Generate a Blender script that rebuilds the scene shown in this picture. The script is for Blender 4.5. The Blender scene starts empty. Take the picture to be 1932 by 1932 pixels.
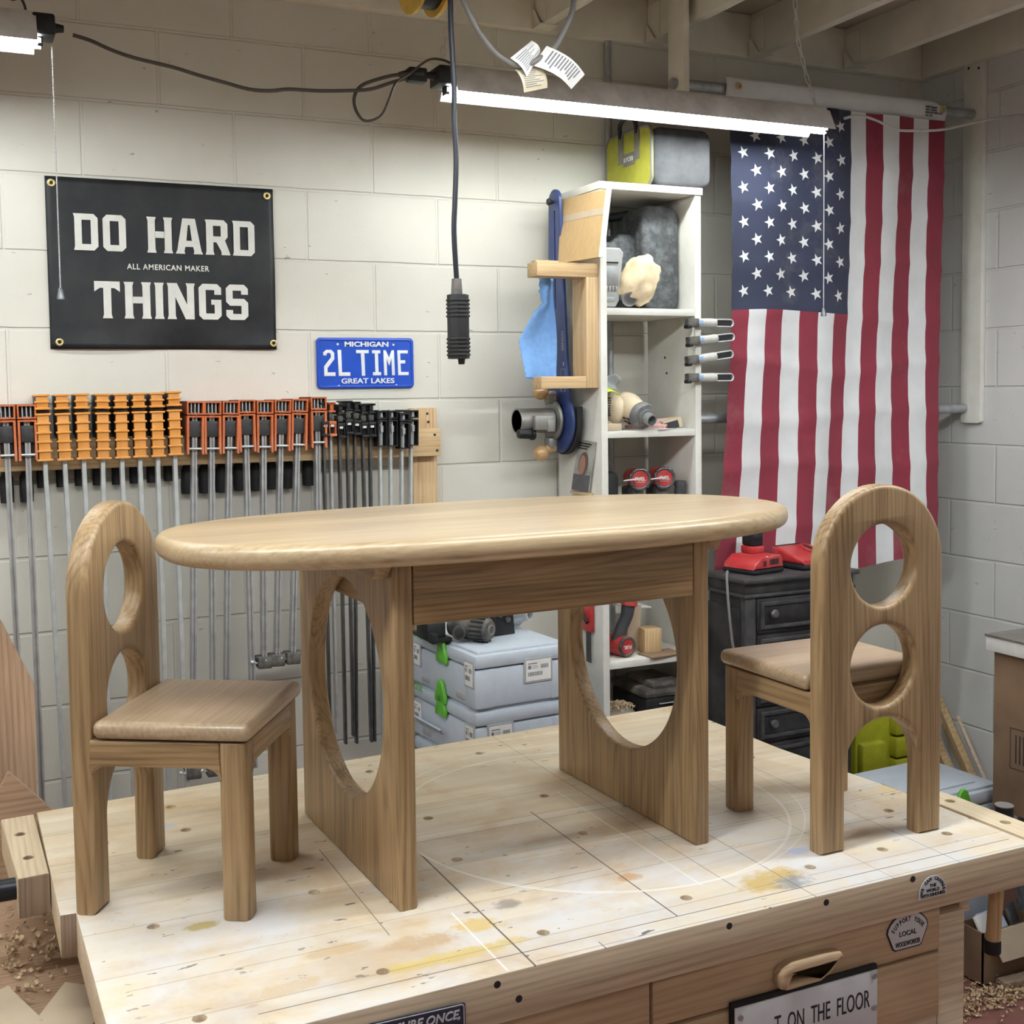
import bpy, bmesh, math, random
from mathutils import Vector, Matrix, Euler
random.seed(7)
PI = math.pi
scene = bpy.context.scene
COL = scene.collection

# ------------------------------------------------------------------ camera, world, exposure
cam_d = bpy.data.cameras.new('camera')
cam = bpy.data.objects.new('camera', cam_d)
COL.objects.link(cam)
CAMROT = [[0.908328, 0.0369485, -0.4166233], [-0.4180389, 0.0479228, -0.9071642], [-0.0135526, 0.9981674, 0.0589756]]
m4 = Matrix(CAMROT).to_4x4()
m4.translation = Vector((-3.29163, -3.35787, 1.64486))
cam.matrix_world = m4
cam_d.sensor_width = 36.0
cam_d.lens = 41.47679
cam_d.shift_x = 0.015909
cam_d.shift_y = -0.048329
cam_d.clip_start = 0.05
scene.camera = cam

world = bpy.data.worlds.new('world')
scene.world = world
world.use_nodes = True
world.node_tree.nodes['Background'].inputs[0].default_value = (0.9, 0.95, 1.0, 1)
world.node_tree.nodes['Background'].inputs[1].default_value = 0.05
scene.view_settings.view_transform = 'Standard'
scene.view_settings.look = 'None'
scene.view_settings.gamma = 1.0
scene.view_settings.use_curve_mapping = False
scene.view_settings.exposure = -0.36
TUBE = 76.0          # tube emission of the two lamps by the back wall
TUBE_FRONT = 118.0    # tubes of the lamps over the bench, outside the frame

TUBE_REAR = 30.0    # tubes of the fill lamps added behind the camera

# ------------------------------------------------------------------ helpers
def T(x, y, z): return Matrix.Translation((x, y, z))
def R(axis, deg): return Matrix.Rotation(math.radians(deg), 4, axis)
def frame(u, v, w, o=(0, 0, 0)):
    m = Matrix((u, v, w)).transposed().to_4x4()
    m.translation = Vector(o)
    return m
XZ = frame((1, 0, 0), (0, 0, 1), (0, -1, 0))     # drawing in x,z facing -y
YZ = frame((0, -1, 0), (0, 0, 1), (-1, 0, 0))    # drawing in -y,z facing -x

class MB:
    def __init__(s): s.v = []; s.f = []; s.m = []
    def raw(s, verts, faces, mi=0, M=None):
        o = len(s.v)
        s.v += [tuple(M @ Vector(p)) if M else tuple(p) for p in verts]
        s.f += [tuple(i + o for i in f) for f in faces]
        s.m += [mi] * len(faces) if isinstance(mi, int) else list(mi)
        return s
    def bm(s, b, mi=0, M=None):
        b.verts.ensure_lookup_table(); b.verts.index_update()
        s.raw([v.co[:] for v in b.verts], [[v.index for v in f.verts] for f in b.faces], mi, M)
        b.free(); return s
    def box(s, lo, hi, bev=0.0, mi=0, M=None, seg=2):
        b = bmesh.new()
        bmesh.ops.create_cube(b, size=1)
        for v in b.verts:
            v.co = Vector([lo[i] + (v.co[i] + .5) * (hi[i] - lo[i]) for i in range(3)])
        if bev > 0:
            bev = min(bev, .49 * min(abs(hi[i] - lo[i]) for i in range(3)))
            bmesh.ops.bevel(b, geom=b.edges[:], offset=bev, segments=seg, affect='EDGES', profile=.5)
        return s.bm(b, mi, M)
    def cbox(s, c, d, bev=0.0, mi=0, M=None, seg=2):
        return s.box([c[i] - d[i] / 2 for i in range(3)], [c[i] + d[i] / 2 for i in range(3)], bev, mi, M, seg)
    def ring(s, a, b_, n): pass
    def tube(s, pts, r, n=10, mi=0, M=None, closed=False, cap=True, ry=None, up=None):
        P = [Vector(p) for p in pts]; N = len(P)
        rr = r if isinstance(r, (list, tuple)) else [r] * N
        verts = []; faces = []; prev = None
        for i in range(N):
            a = P[(i - 1) % N] if (closed or i > 0) else P[i]
            c = P[(i + 1) % N] if (closed or i < N - 1) else P[i]
            t = (c - a).normalized()
            if prev is None:
                u = Vector(up) if up else (Vector((0, 0, 1)) if abs(t.z) < .9 else Vector((1, 0, 0)))
                nrm = (u - t * u.dot(t)).normalized()
            else:
                nrm = (prev - t * prev.dot(t)).normalized()
            prev = nrm; bn = t.cross(nrm)
            for k in range(n):
                th = 2 * PI * k / n
                verts.append(P[i] + nrm * math.cos(th) * rr[i] + bn * math.sin(th) * (rr[i] if ry is None else ry))
        for i in range(N if closed else N - 1):
            j = (i + 1) % N
            for k in range(n):
                l = (k + 1) % n
                faces.append((i * n + k, i * n + l, j * n + l, j * n + k))
        if cap and not closed:
            faces.append(tuple(range(n - 1, -1, -1))); faces.append(tuple((N - 1) * n + k for k in range(n)))
        return s.raw(verts, faces, mi, M)
    def cyl(s, p0, p1, r, r1=None, n=24, mi=0, M=None, cap=True):
        return s.tube([p0, p1], [r, r if r1 is None else r1], n, mi, M, cap=cap)
    def lathe(s, prof, n=24, mi=0, M=None):
        verts = []; faces = []
        for r, z in prof:
            for k in range(n):
                verts.append((r * math.cos(2 * PI * k / n), r * math.sin(2 * PI * k / n), z))
        L = len(prof)
        for i in range(L - 1):
            for k in range(n):
                l = (k + 1) % n
                faces.append((i * n + k, i * n + l, (i + 1) * n + l, (i + 1) * n + k))
        if prof[0][0] > 1e-6: faces.append(tuple(range(n - 1, -1, -1)))
        if prof[-1][0] > 1e-6: faces.append(tuple((L - 1) * n + k for k in range(n)))
        return s.raw(verts, faces, mi, M)
    def ball(s, c, r, mi=0, M=None, n=20, sc=(1, 1, 1)):
        b = bmesh.new(); bmesh.ops.create_uvsphere(b, u_segments=n, v_segments=n // 2 + 2, radius=r)
        for v in b.verts: v.co = Vector((v.co.x * sc[0] + c[0], v.co.y * sc[1] + c[1], v.co.z * sc[2] + c[2]))
        return s.bm(b, mi, M)
    def blob(s, c, sc, amp=.08, freq=3, seed=0, mi=0, M=None, sub=3):
        from mathutils import noise
        b = bmesh.new(); bmesh.ops.create_icosphere(b, subdivisions=sub, radius=1)
        for v in b.verts:
            d = noise.noise(v.co * freq + Vector((seed, seed * 1.7, 0)))
            w = v.co * (1 + amp * d * 2)
            v.co = Vector((w.x * sc[0] + c[0], w.y * sc[1] + c[1], w.z * sc[2] + c[2]))
        return s.bm(b, mi, M)
    def prism(s, outline, t, bev=0.0, holes=(), mi=0, M=None, res=3):
        """flat plate of thickness t, centred on w=0, with rounded edges and true holes"""
        cu = bpy.data.curves.new('tmp', 'CURVE'); cu.dimensions = '2D'; cu.fill_mode = 'BOTH'
        cu.extrude = max((t - 2 * bev) / 2, 1e-5); cu.bevel_depth = bev; cu.bevel_resolution = res; cu.offset = -bev
        for pl in [outline] + list(holes):
            sp = cu.splines.new('POLY'); sp.points.add(len(pl) - 1)
            for p, q in zip(sp.points, pl): p.co = (q[0], q[1], 0, 1)
            sp.use_cyclic_u = True
        return s._curve(cu, mi, M)
    def text(s, body, size, M=None, mi=0, ext=.0006, bold=0.0, sx=1.0, align='CENTER', spacing=1.0, shear=0.0):
        cu = bpy.data.curves.new('tmp', 'FONT'); cu.body = body; cu.size = size; cu.extrude = ext; cu.offset = bold
        cu.align_x = align; cu.space_character = spacing; cu.resolution_u = 3; cu.shear = shear
        S = Matrix.Diagonal((sx, 1, 1, 1))
        return s._curve(cu, mi, (M @ S) if M else S)
    def fit_text(s, body, x0, x1, z0, h, y, mi=0, ext=.0004, bold=0.0, shear=0.0, post=None):
        """lettering facing -y, scaled to run from x0 to x1 with capitals h high on baseline z0"""
        k = len(s.v); s.text(body, 1.0, None, mi, ext, bold, 1.0, 'LEFT', 1.0, shear)
        P = s.v[k:]; a = min(p[0] for p in P); b = max(p[0] for p in P); c = max(p[1] for p in P); d = min(0, min(p[1] for p in P)) * 0
        for i in range(k, len(s.v)):
            px, py, pz = s.v[i]
            q = Vector((x0 + (px - a) / (b - a) * (x1 - x0), y - pz, z0 + (py - d) / (c - d) * h))
            s.v[i] = tuple(post @ q) if post else tuple(q)
        return s
    def _curve(s, cu, mi, M):
        o = bpy.data.objects.new('tmp', cu); COL.objects.link(o)
        dg = bpy.context.evaluated_depsgraph_get(); dg.update()
        me = bpy.data.meshes.new_from_object(o.evaluated_get(dg))
        b = bmesh.new(); b.from_mesh(me); bmesh.ops.remove_doubles(b, verts=b.verts[:], dist=1e-6)
        bpy.data.objects.remove(o); bpy.data.curves.remove(cu); bpy.data.meshes.remove(me)
        return s.bm(b, mi, M)
    def grid(s, fn, nu, nv, mi=0, M=None, closed=False):
        verts = [fn(i / nu, j / nv) for j in range(nv + 1) for i in range(nu + 1)]
        faces = [(j * (nu + 1) + i, j * (nu + 1) + i + 1, (j + 1) * (nu + 1) + i + 1, (j + 1) * (nu + 1) + i) for j in range(nv) for i in range(nu)]
        return s.raw(verts, faces, mi, M)
    def build(s, name, mats, parent=None, org=None, smooth=35, label=None):
        me = bpy.data.meshes.new(name)
        if org is not None:
            s.v = [tuple(Vector(p) - Vector(org)) for p in s.v]
        me.from_pydata(s.v, [], s.f)
        mats = mats if isinstance(mats, (list, tuple)) else [mats]
        for m in mats: me.materials.append(m)
        me.polygons.foreach_set('material_index', s.m)
        me.polygons.foreach_set('use_smooth', [True] * len(s.f))
        b = bmesh.new(); b.from_mesh(me); bmesh.ops.recalc_face_normals(b, faces=b.faces[:]); b.to_mesh(me); b.free()
        me.set_sharp_from_angle(angle=math.radians(smooth))
        me.update()
        o = bpy.data.objects.new(name, me); COL.objects.link(o)
        if parent is not None: o.parent = parent
        elif org is not None: o.location = org
        if label: o['label'] = label
        return o

def tag(o, label, cat, group=None):
    o['label'] = label; o['category'] = cat
    if group: o['group'] = group
    return o
def thing(name, label, cat, loc=(0, 0, 0), rz=0.0, group=None, rot=None):
    o = bpy.data.objects.new(name, None); COL.objects.link(o)
    o.empty_display_size = .05
    o.location = loc; o.rotation_euler = rot if rot else (0, 0, math.radians(rz))
    return tag(o, label, cat, group)
def struct(o):
    o['kind'] = 'structure'; return o
def copy_tree(o, parent=None):
    c = o.copy(); COL.objects.link(c)
    if parent is not None: c.parent = parent
    for ch in list(o.children): copy_tree(ch, c)
    return c
def arc(cx, cy, r, a0, a1, n, ry=None):
    return [(cx + r * math.cos(math.radians(a0 + (a1 - a0) * i / n)), cy + (ry or r) * math.sin(math.radians(a0 + (a1 - a0) * i / n))) for i in range(n + 1)]
def rrect(w, h, r, n=6, cx=0, cy=0):
    x, y = w / 2 - r, h / 2 - r
    o = []
    for sx, sy, a in ((1, 1, 0), (-1, 1, 90), (-1, -1, 180), (1, -1, 270)):
        o += arc(cx + sx * x, cy + sy * y, r, a, a + 90, n)
    return o
def circ(cx, cy, r, n=48, ry=None): return arc(cx, cy, r, 0, 360 * (n - 1) / n, n - 1, ry)
def smooth_path(pts, k=6):
    P = [Vector(p) for p in pts]; out = []
    for i in range(len(P) - 1):
        a, b, c, d = P[max(i - 1, 0)], P[i], P[i + 1], P[min(i + 2, len(P) - 1)]
        for j in range(k):
            t = j / k
            out.append(.5 * ((2 * b) + (c - a) * t + (2 * a - 5 * b + 4 * c - d) * t * t + (3 * b - a - 3 * c + d) * t ** 3))
    out.append(P[-1]); return out

# ------------------------------------------------------------------ materials
def _mat(name):
    m = bpy.data.materials.new(name); m.use_nodes = True
    nt = m.node_tree; return m, nt, nt.nodes['Principled BSDF']
def node(nt, t, **kw):
    n = nt.nodes.new(t)
    for k, v in kw.items():
        if k in n.inputs: n.inputs[k].default_value = v
        else: setattr(n, k, v)
    return n
def link(nt, a, b): nt.links.new(a, b)
def ramp(nt, fac, stops):
    n = nt.nodes.new('ShaderNodeValToRGB')
    e = n.color_ramp.elements
    while len(e) < len(stops): e.new(.5)
    for i, (p, c) in enumerate(stops):
        e[i].position = p; e[i].color = (c[0], c[1], c[2], 1) if len(c) == 3 else c
    link(nt, fac, n.inputs[0]); return n.outputs[0]
def math_n(nt, op, a, b=None, clamp=False):
    n = nt.nodes.new('ShaderNodeMath'); n.operation = op; n.use_clamp = clamp
    for i, q in enumerate((a, b)):
        if q is None: continue
        if isinstance(q, (int, float)): n.inputs[i].default_value = q
        else: link(nt, q, n.inputs[i])
    return n.outputs[0]
def mix_n(nt, fac, a, b, mode='MIX'):
    n = nt.nodes.new('ShaderNodeMix'); n.data_type = 'RGBA'; n.blend_type = mode
    for i, q in ((0, fac), (6, a), (7, b)):
        if isinstance(q, (int, float)): n.inputs[i].default_value = q
        elif isinstance(q, (tuple, list)): n.inputs[i].default_value = (q[0], q[1], q[2], 1)
        else: link(nt, q, n.inputs[i])
    return n.outputs[2]
def coords(nt, scale=(1, 1, 1), loc=(0, 0, 0), rot=(0, 0, 0)):
    tc = nt.nodes.new('ShaderNodeTexCoord'); mp = nt.nodes.new('ShaderNodeMapping')
    mp.inputs['Scale'].default_value = scale; mp.inputs['Location'].default_value = loc; mp.inputs['Rotation'].default_value = rot
    link(nt, tc.outputs['Object'], mp.inputs[0]); return mp.outputs[0]
def noise_n(nt, vec, scale, detail=4, rough=.55, dist=0):
    n = node(nt, 'ShaderNodeTexNoise'); link(nt, vec, n.inputs['Vector'])
    n.inputs['Scale'].default_value = scale; n.inputs['Detail'].default_value = detail; n.inputs['Roughness'].default_value = rough
    n.inputs['Distortion'].default_value = dist; return n.outputs['Fac']
def bump(nt, bsdf, h, strength=.2, dist=.002):
    n = node(nt, 'ShaderNodeBump'); n.inputs['Strength'].default_value = strength; n.inputs['Distance'].default_value = dist
    link(nt, h, n.inputs['Height']); link(nt, n.outputs[0], bsdf.inputs['Normal']); return n

def plain(name, col, rough=.5, metal=0.0, spec=None, vary=.06, nscale=30, dust=None, bumpy=0.0, alpha=None, trans=0.0, coat=0.0):
    m, nt, b = _mat(name)
    b.inputs['Roughness'].default_value = rough; b.inputs['Metallic'].default_value = metal
    if spec is not None: b.inputs['Specular IOR Level'].default_value = spec
    vec = coords(nt)
    f = noise_n(nt, vec, nscale, 5)
    c0 = tuple(max(0, c * (1 - vary * 2)) for c in col); c1 = tuple(min(1, c * (1 + vary * 2)) for c in col)
    c = ramp(nt, f, [(.3, c0), (.7, c1)])
    if dust:
        d = noise_n(nt, coords(nt), dust[2] if len(dust) > 2 else 9, 6, .65)
        fac = math_n(nt, 'MULTIPLY', ramp(nt, d, [(.42, (0, 0, 0)), (.68, (1, 1, 1))]), dust[1])
        c = mix_n(nt, fac, c, dust[0])
    link(nt, c, b.inputs['Base Color'])
    if bumpy: bump(nt, b, f, bumpy, .001)
    if trans: b.inputs['Transmission Weight'].default_value = trans
    if coat: b.inputs['Coat Weight'].default_value = coat
    return m
def emit(name, col, s):
    m, nt, b = _mat(name)
    b.inputs['Base Color'].default_value = (.8, .8, .8, 1)
    b.inputs['Emission Color'].default_value = (*col, 1); b.inputs['Emission Strength'].default_value = s
    return m
def wood(name, light, dark, axis='x', rough=.5, ringw=1.0, fine=1.0, plank=None, coat=0.0, seed=0.0, contrast=1.0):
    m, nt, b = _mat(name)
    i = 'xyz'.index(axis)
    sc = [9.0, 9.0, 9.0]; sc[i] = .9
    v1 = coords(nt, sc, (seed, seed * 1.3, seed * .7))
    if plank:   # every board shifts its own figure
        tc = nt.nodes.new('ShaderNodeTexCoord'); sep = nt.nodes.new('ShaderNodeSeparateXYZ'); link(nt, tc.outputs['Object'], sep.inputs[0])
        pidx = math_n(nt, 'FLOOR', math_n(nt, 'MULTIPLY', sep.outputs['xyz'.index(plank[0])], 1 / plank[1]))
        wn = node(nt, 'ShaderNodeTexWhiteNoise', noise_dimensions='1D'); link(nt, pidx, wn.inputs['W'])
        off = nt.nodes.new('ShaderNodeVectorMath'); off.operation = 'SCALE'; link(nt, wn.outputs['Color'], off.inputs[0]); off.inputs['Scale'].default_value = 40
        add = nt.nodes.new('ShaderNodeVectorMath'); add.operation = 'ADD'; link(nt, v1, add.inputs[0]); link(nt, off.outputs[0], add.inputs[1]); v1 = add.outputs[0]
    warp = noise_n(nt, v1, .9 * ringw, 2, .5)
    rings = math_n(nt, 'SINE', math_n(nt, 'MULTIPLY', warp, 34 * ringw))
    rings = math_n(nt, 'MULTIPLY', math_n(nt, 'ADD', rings, 1.0), .5)
    sc2 = [150.0 * fine] * 3; sc2[i] = 5.0 * fine
    pores = noise_n(nt, coords(nt, sc2), 1.0, 3, .6)
    sc3 = [14.0] * 3; sc3[i] = .7
    broad = noise_n(nt, coords(nt, sc3, (3 + seed, 1, 2)), 1.0, 3, .5)
    # growth lines: fine, nearly parallel to the grain, bent by the same warp as the broad figure
    sp1 = nt.nodes.new('ShaderNodeSeparateXYZ'); link(nt, v1, sp1.inputs[0])
    o1, o2 = [k for k in range(3) if k != i]
    acr = math_n(nt, 'ADD', sp1.outputs[o1], math_n(nt, 'MULTIPLY', sp1.outputs[o2], .73))
    lines = math_n(nt, 'SINE', math_n(nt, 'ADD', math_n(nt, 'MULTIPLY', acr, 62), math_n(nt, 'MULTIPLY', warp, 90 * ringw)))
    lines = math_n(nt, 'MULTIPLY', math_n(nt, 'ADD', lines, 1.0), .5)
    lines = math_n(nt, 'POWER', lines, 2.2)
    pk = ramp(nt, pores, [(.34, (0, 0, 0)), (.62, (1, 1, 1))])
    f = math_n(nt, 'ADD', math_n(nt, 'MULTIPLY', rings, .20 * contrast), math_n(nt, 'ADD', math_n(nt, 'MULTIPLY', pk, .40), math_n(nt, 'MULTIPLY', broad, .40)))
    f = math_n(nt, 'SUBTRACT', f, math_n(nt, 'MULTIPLY', lines, .26 * contrast))
    c = ramp(nt, f, [(.02, dark), (.34, [(a + d) / 2 for a, d in zip(light, dark)]), (.66, light)])
    if plank:
        k = math_n(nt, 'ADD', math_n(nt, 'MULTIPLY', wn.outputs['Value'], plank[2]), 1 - plank[2] / 2)
        hs = nt.nodes.new('ShaderNodeHueSaturation'); link(nt, c, hs.inputs['Color']); link(nt, k, hs.inputs['Value']); c = hs.outputs[0]
    link(nt, c, b.inputs['Base Color'])
    b.inputs['Roughness'].default_value = rough
    if coat: b.inputs['Coat Weight'].default_value = coat; b.inputs['Coat Roughness'].default_value = .25
    bump(nt, b, pores, .12, .0008)
    return m

def block_wall(name, ax, z0, j0, ca, cb_):
    """painted concrete block: ax = the horizontal axis ('x' or 'y'), z0 a bed joint, j0 a head joint"""
    m, nt, b = _mat(name)
    tc = nt.nodes.new('ShaderNodeTexCoord'); sep = nt.nodes.new('ShaderNodeSeparateXYZ'); link(nt, tc.outputs['Object'], sep.inputs[0])
    u = math_n(nt, 'SUBTRACT', sep.outputs['xyz'.index(ax)], j0)
    v = math_n(nt, 'SUBTRACT', sep.outputs[2], z0)
    wv = noise_n(nt, tc.outputs['Object'], 6, 2)
    v = math_n(nt, 'ADD', v, math_n(nt, 'MULTIPLY', math_n(nt, 'SUBTRACT', wv, .5), .006))
    cb = nt.nodes.new('ShaderNodeCombineXYZ'); link(nt, u, cb.inputs[0]); link(nt, v, cb.inputs[1])
    br = node(nt, 'ShaderNodeTexBrick'); link(nt, cb.outputs[0], br.inputs['Vector'])
    br.inputs['Scale'].default_value = 1; br.inputs['Brick Width'].default_value = .4064; br.inputs['Row Height'].default_value = .2032
    br.inputs['Mortar Size'].default_value = .0055; br.inputs['Mortar Smooth'].default_value = .6; br.offset = .5
    mort = br.outputs['Fac']
    big = noise_n(nt, tc.outputs['Object'], 2.2, 4)
    c = ramp(nt, big, [(.3, ca), (.7, cb_)])
    # painted shadow and dirt: thin line along the upper lip of bed joints
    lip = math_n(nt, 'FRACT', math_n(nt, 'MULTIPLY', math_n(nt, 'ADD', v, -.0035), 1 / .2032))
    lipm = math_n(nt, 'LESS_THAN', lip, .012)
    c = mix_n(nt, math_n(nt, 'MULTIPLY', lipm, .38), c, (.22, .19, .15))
    pit = nt.nodes.new('ShaderNodeMapping'); pit.inputs['Scale'].default_value = (26, 26, 60); link(nt, tc.outputs['Object'], pit.inputs[0])
    pn = noise_n(nt, pit.outputs[0], 1.0, 2, .5)
    pm = ramp(nt, pn, [(.70, (0, 0, 0)), (.745, (1, 1, 1))])
    dens = ramp(nt, noise_n(nt, tc.outputs['Object'], 3.1, 2), [(.4, (0, 0, 0)), (.62, (1, 1, 1))])
    pmd = math_n(nt, 'MULTIPLY', pm, dens)
    c = mix_n(nt, math_n(nt, 'MULTIPLY', pmd, .55), c, (.2, .18, .15))
    link(nt, c, b.inputs['Base Color']); b.inputs['Roughness'].default_value = .62
    grain = noise_n(nt, tc.outputs['Object'], 130, 5, .65)
    h = math_n(nt, 'ADD', math_n(nt, 'MULTIPLY', mort, -1.0), math_n(nt, 'ADD', math_n(nt, 'MULTIPLY', grain, .22), math_n(nt, 'MULTIPLY', pmd, -.8)))
    bump(nt, b, h, .55, .006)
    return m

OAK_L, OAK_D = (.40, .265, .135), (.19, .115, .052)
M_oak = {a: wood('oak_' + a, OAK_L, OAK_D, a, .42, coat=.12) for a in 'xyz'}
M_oak_top = wood('oak_top', (.60, .455, .275), (.40, .28, .15), 'x', .36, ringw=.6, plank=('y', .13, .16), coat=.3, contrast=.5)  # lighter than the other oak; part of the top's sheen is in this colour
M_oak_seat = wood('oak_seat', (.50, .37, .24), (.34, .24, .145), 'x', .34, ringw=.7, plank=('y', .075, .14), coat=.2, contrast=.35)  # paler oak, raised to carry the sheen on the seats
M_pine = {a: wood('pine_' + a, (.66, .47, .26), (.46, .29, .14), a, .6, ringw=.7) for a in 'xyz'}
M_ply = {a: wood('plywood_' + a, (.46, .31, .20), (.29, .18, .11), a, .65, ringw=.5, contrast=1.2) for a in 'xy'}
M_plyz = wood('plywood_z', (.46, .31, .20), (.29, .18, .11), 'z', .65, ringw=.5, contrast=1.2)
M_mdf = wood('board_face', (.60, .41, .2), (.49, .32, .15), 'z', .6, ringw=.3, contrast=.4)
M_maple_x = wood('maple_x', (.70, .56, .38), (.50, .37, .22), 'x', .55, ringw=.5)
M_maple_y = wood('maple_y', (.76, .63, .44), (.58, .45, .29), 'y', .55, ringw=.5)
M_endgrain = wood('end_grain', (.36, .27, .2), (.22, .15, .11), 'z', .7)
M_white_paint = plain('white_paint', (.74, .73, .68), .55, vary=.04, nscale=6, dust=((.45, .38, .28), .28, 7))
M_white_edge = plain('white_edge', (.80, .79, .76), .5, vary=.03)
M_joist = plain('painted_lumber', (.80, .75, .64), .6, vary=.06, nscale=5)
M_black = plain('black_plastic', (.012, .012, .014), .5, spec=.35, vary=.2)
M_black_matte = plain('black_rubber', (.012, .012, .013), .7, vary=.2)
M_blackdust = plain('dusty_black', (.03, .032, .035), .55, dust=((.42, .36, .28), .3, 22))
M_steel = plain('steel', (.50, .51, .52), .42, .7, vary=.08)
M_steel_dark = plain('dark_steel', (.16, .17, .18), .38, 1.0, vary=.1)
M_alu = plain('aluminium', (.62, .65, .65), .42, .6, vary=.06)
M_galv = plain('galvanised', (.40, .42, .43), .45, .7, vary=.1)
M_brass = plain('brass', (.62, .48, .22), .35, 1.0)
M_orange = plain('clamp_orange', (.50, .115, .03), .5, vary=.05, dust=((.6, .45, .34), .22, 12))
M_yellow = plain('clamp_yellow', (.66, .275, .045), .5, vary=.05, dust=((.66, .45, .25), .2, 12))
M_grey = plain('grey_plastic', (.38, .39, .40), .5, vary=.04)
M_ltgrey = plain('light_grey_plastic', (.50, .55, .62), .42, vary=.02)
M_red = plain('red_plastic', (.42, .02, .025), .38, vary=.05, dust=((.55, .35, .3), .15, 20))
M_green = plain('green_plastic', (.115, .42, .04), .4, vary=.04)
M_lime = plain('lime_fabric', (.36, .35, .04), .75, vary=.05)
M_cream = plain('cream_plastic', (.66, .54, .38), .55, vary=.05, dust=((.72, .62, .46), .3, 14))
M_white_cloth = plain('white_cloth', (.68, .68, .69), .8, vary=.03, nscale=12)
M_paper = plain('white_paper', (.78, .77, .75), .7, vary=.02)
M_card = plain('cardboard', (.215, .135, .08), .8, vary=.08, nscale=8)
M_card_light = plain('light_cardboard', (.52, .42, .30), .8, vary=.05, nscale=8)
M_navy = plain('navy_plate', (.028, .05, .17), .35, vary=.05)
M_blue_plate = plain('blue_enamel', (.012, .075, .50), .25, vary=.02, coat=.4)
M_enamel_white = plain('white_enamel', (.80, .82, .84), .3, vary=.01)
M_ink = plain('black_ink', (.02, .02, .022), .6, vary=.05)
M_greyink = plain('grey_ink', (.2, .2, .22), .6)
M_vinyl = plain('black_vinyl', (.010, .011, .014), .42, spec=.3, vary=.15, nscale=4, dust=((.08, .075, .07), .25, 5), bumpy=.1)
M_offwhite = plain('offwhite_print', (.70, .69, .65), .5, vary=.03)
M_ballwood = wood('turned_knob', (.56, .34, .16), (.42, .24, .1), 'x', .22, coat=.6)
M_blue_towel = plain('blue_paper_towel', (.20, .40, .78), .85, vary=.05, nscale=60, bumpy=.3)
M_dresser = plain('black_lacquer', (.013, .013, .015), .42, spec=.35, vary=.2, dust=((.12, .115, .11), .32, 9))
M_dress_hi = plain('grey_worn_lacquer', (.03, .03, .033), .42, spec=.35, dust=((.16, .155, .15), .35, 11))
M_tube = emit('lamp_tube', (.93, 1.0, .985), TUBE)
M_tube_front = emit('lamp_tube_front', (.93, .985, 1.0), TUBE_FRONT)
M_tube_right = emit('lamp_tube_right', (.93, .985, 1.0), 200.0)
M_tube_rear = emit('fill_tube_rear', (.96, .985, 1.0), TUBE_REAR)
M_reflector = plain('dusty_lamp_metal', (.68, .66, .65), .5, .1, vary=.08, nscale=14, dust=((.36, .31, .27), .5, 9))
M_brown_cord = plain('brown_cord', (.06, .048, .038), .5)
M_white_cord = plain('clear_cord', (.45, .44, .42), .35)
M_grey_cable = plain('grey_cable', (.17, .16, .15), .5)
M_blackcord = plain('navy_black_cord', (.006, .008, .016), .4, spec=.35)
M_lime_plastic = plain('lime_plastic', (.36, .36, .02), .45, vary=.06)
M_blue = plain('blue_plastic', (.01, .03, .36), .4)
M_shaving = plain('shavings', (.62, .47, .3), .8, vary=.15, nscale=60)
M_clear = plain('clear_plastic_bag', (.82, .86, .87), .2, trans=.3, vary=.02)
M_neon = plain('neon_strip', (.60, .72, .05), .5)
M_red_paper = plain('red_packet', (.50, .06, .07), .5)
M_wall_back = block_wall('block_wall_back', 'x', .0014, -2.951, (.62, .59, .52), (.71, .69, .62))
M_wall_side = block_wall('block_wall_side', 'y', .0150, -.155, (.60, .59, .575), (.68, .68, .675))
M_wall_plain = plain('painted_wall', (.80, .78, .72), .7, nscale=3)
M_ceil = plain('painted_deck', (.52, .46, .38), .8, nscale=4)

def floor_mat():
    m, nt, b = _mat('painted_floor')
    v = coords(nt)
    f = noise_n(nt, v, 3.5, 6, .65)
    c = ramp(nt, f, [(.35, (.19, .075, .06)), (.55, (.23, .10, .085)), (.72, (.30, .24, .20))])
    link(nt, c, b.inputs['Base Color']); b.inputs['Roughness'].default_value = .6
    return m
M_floor = floor_mat()

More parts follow.
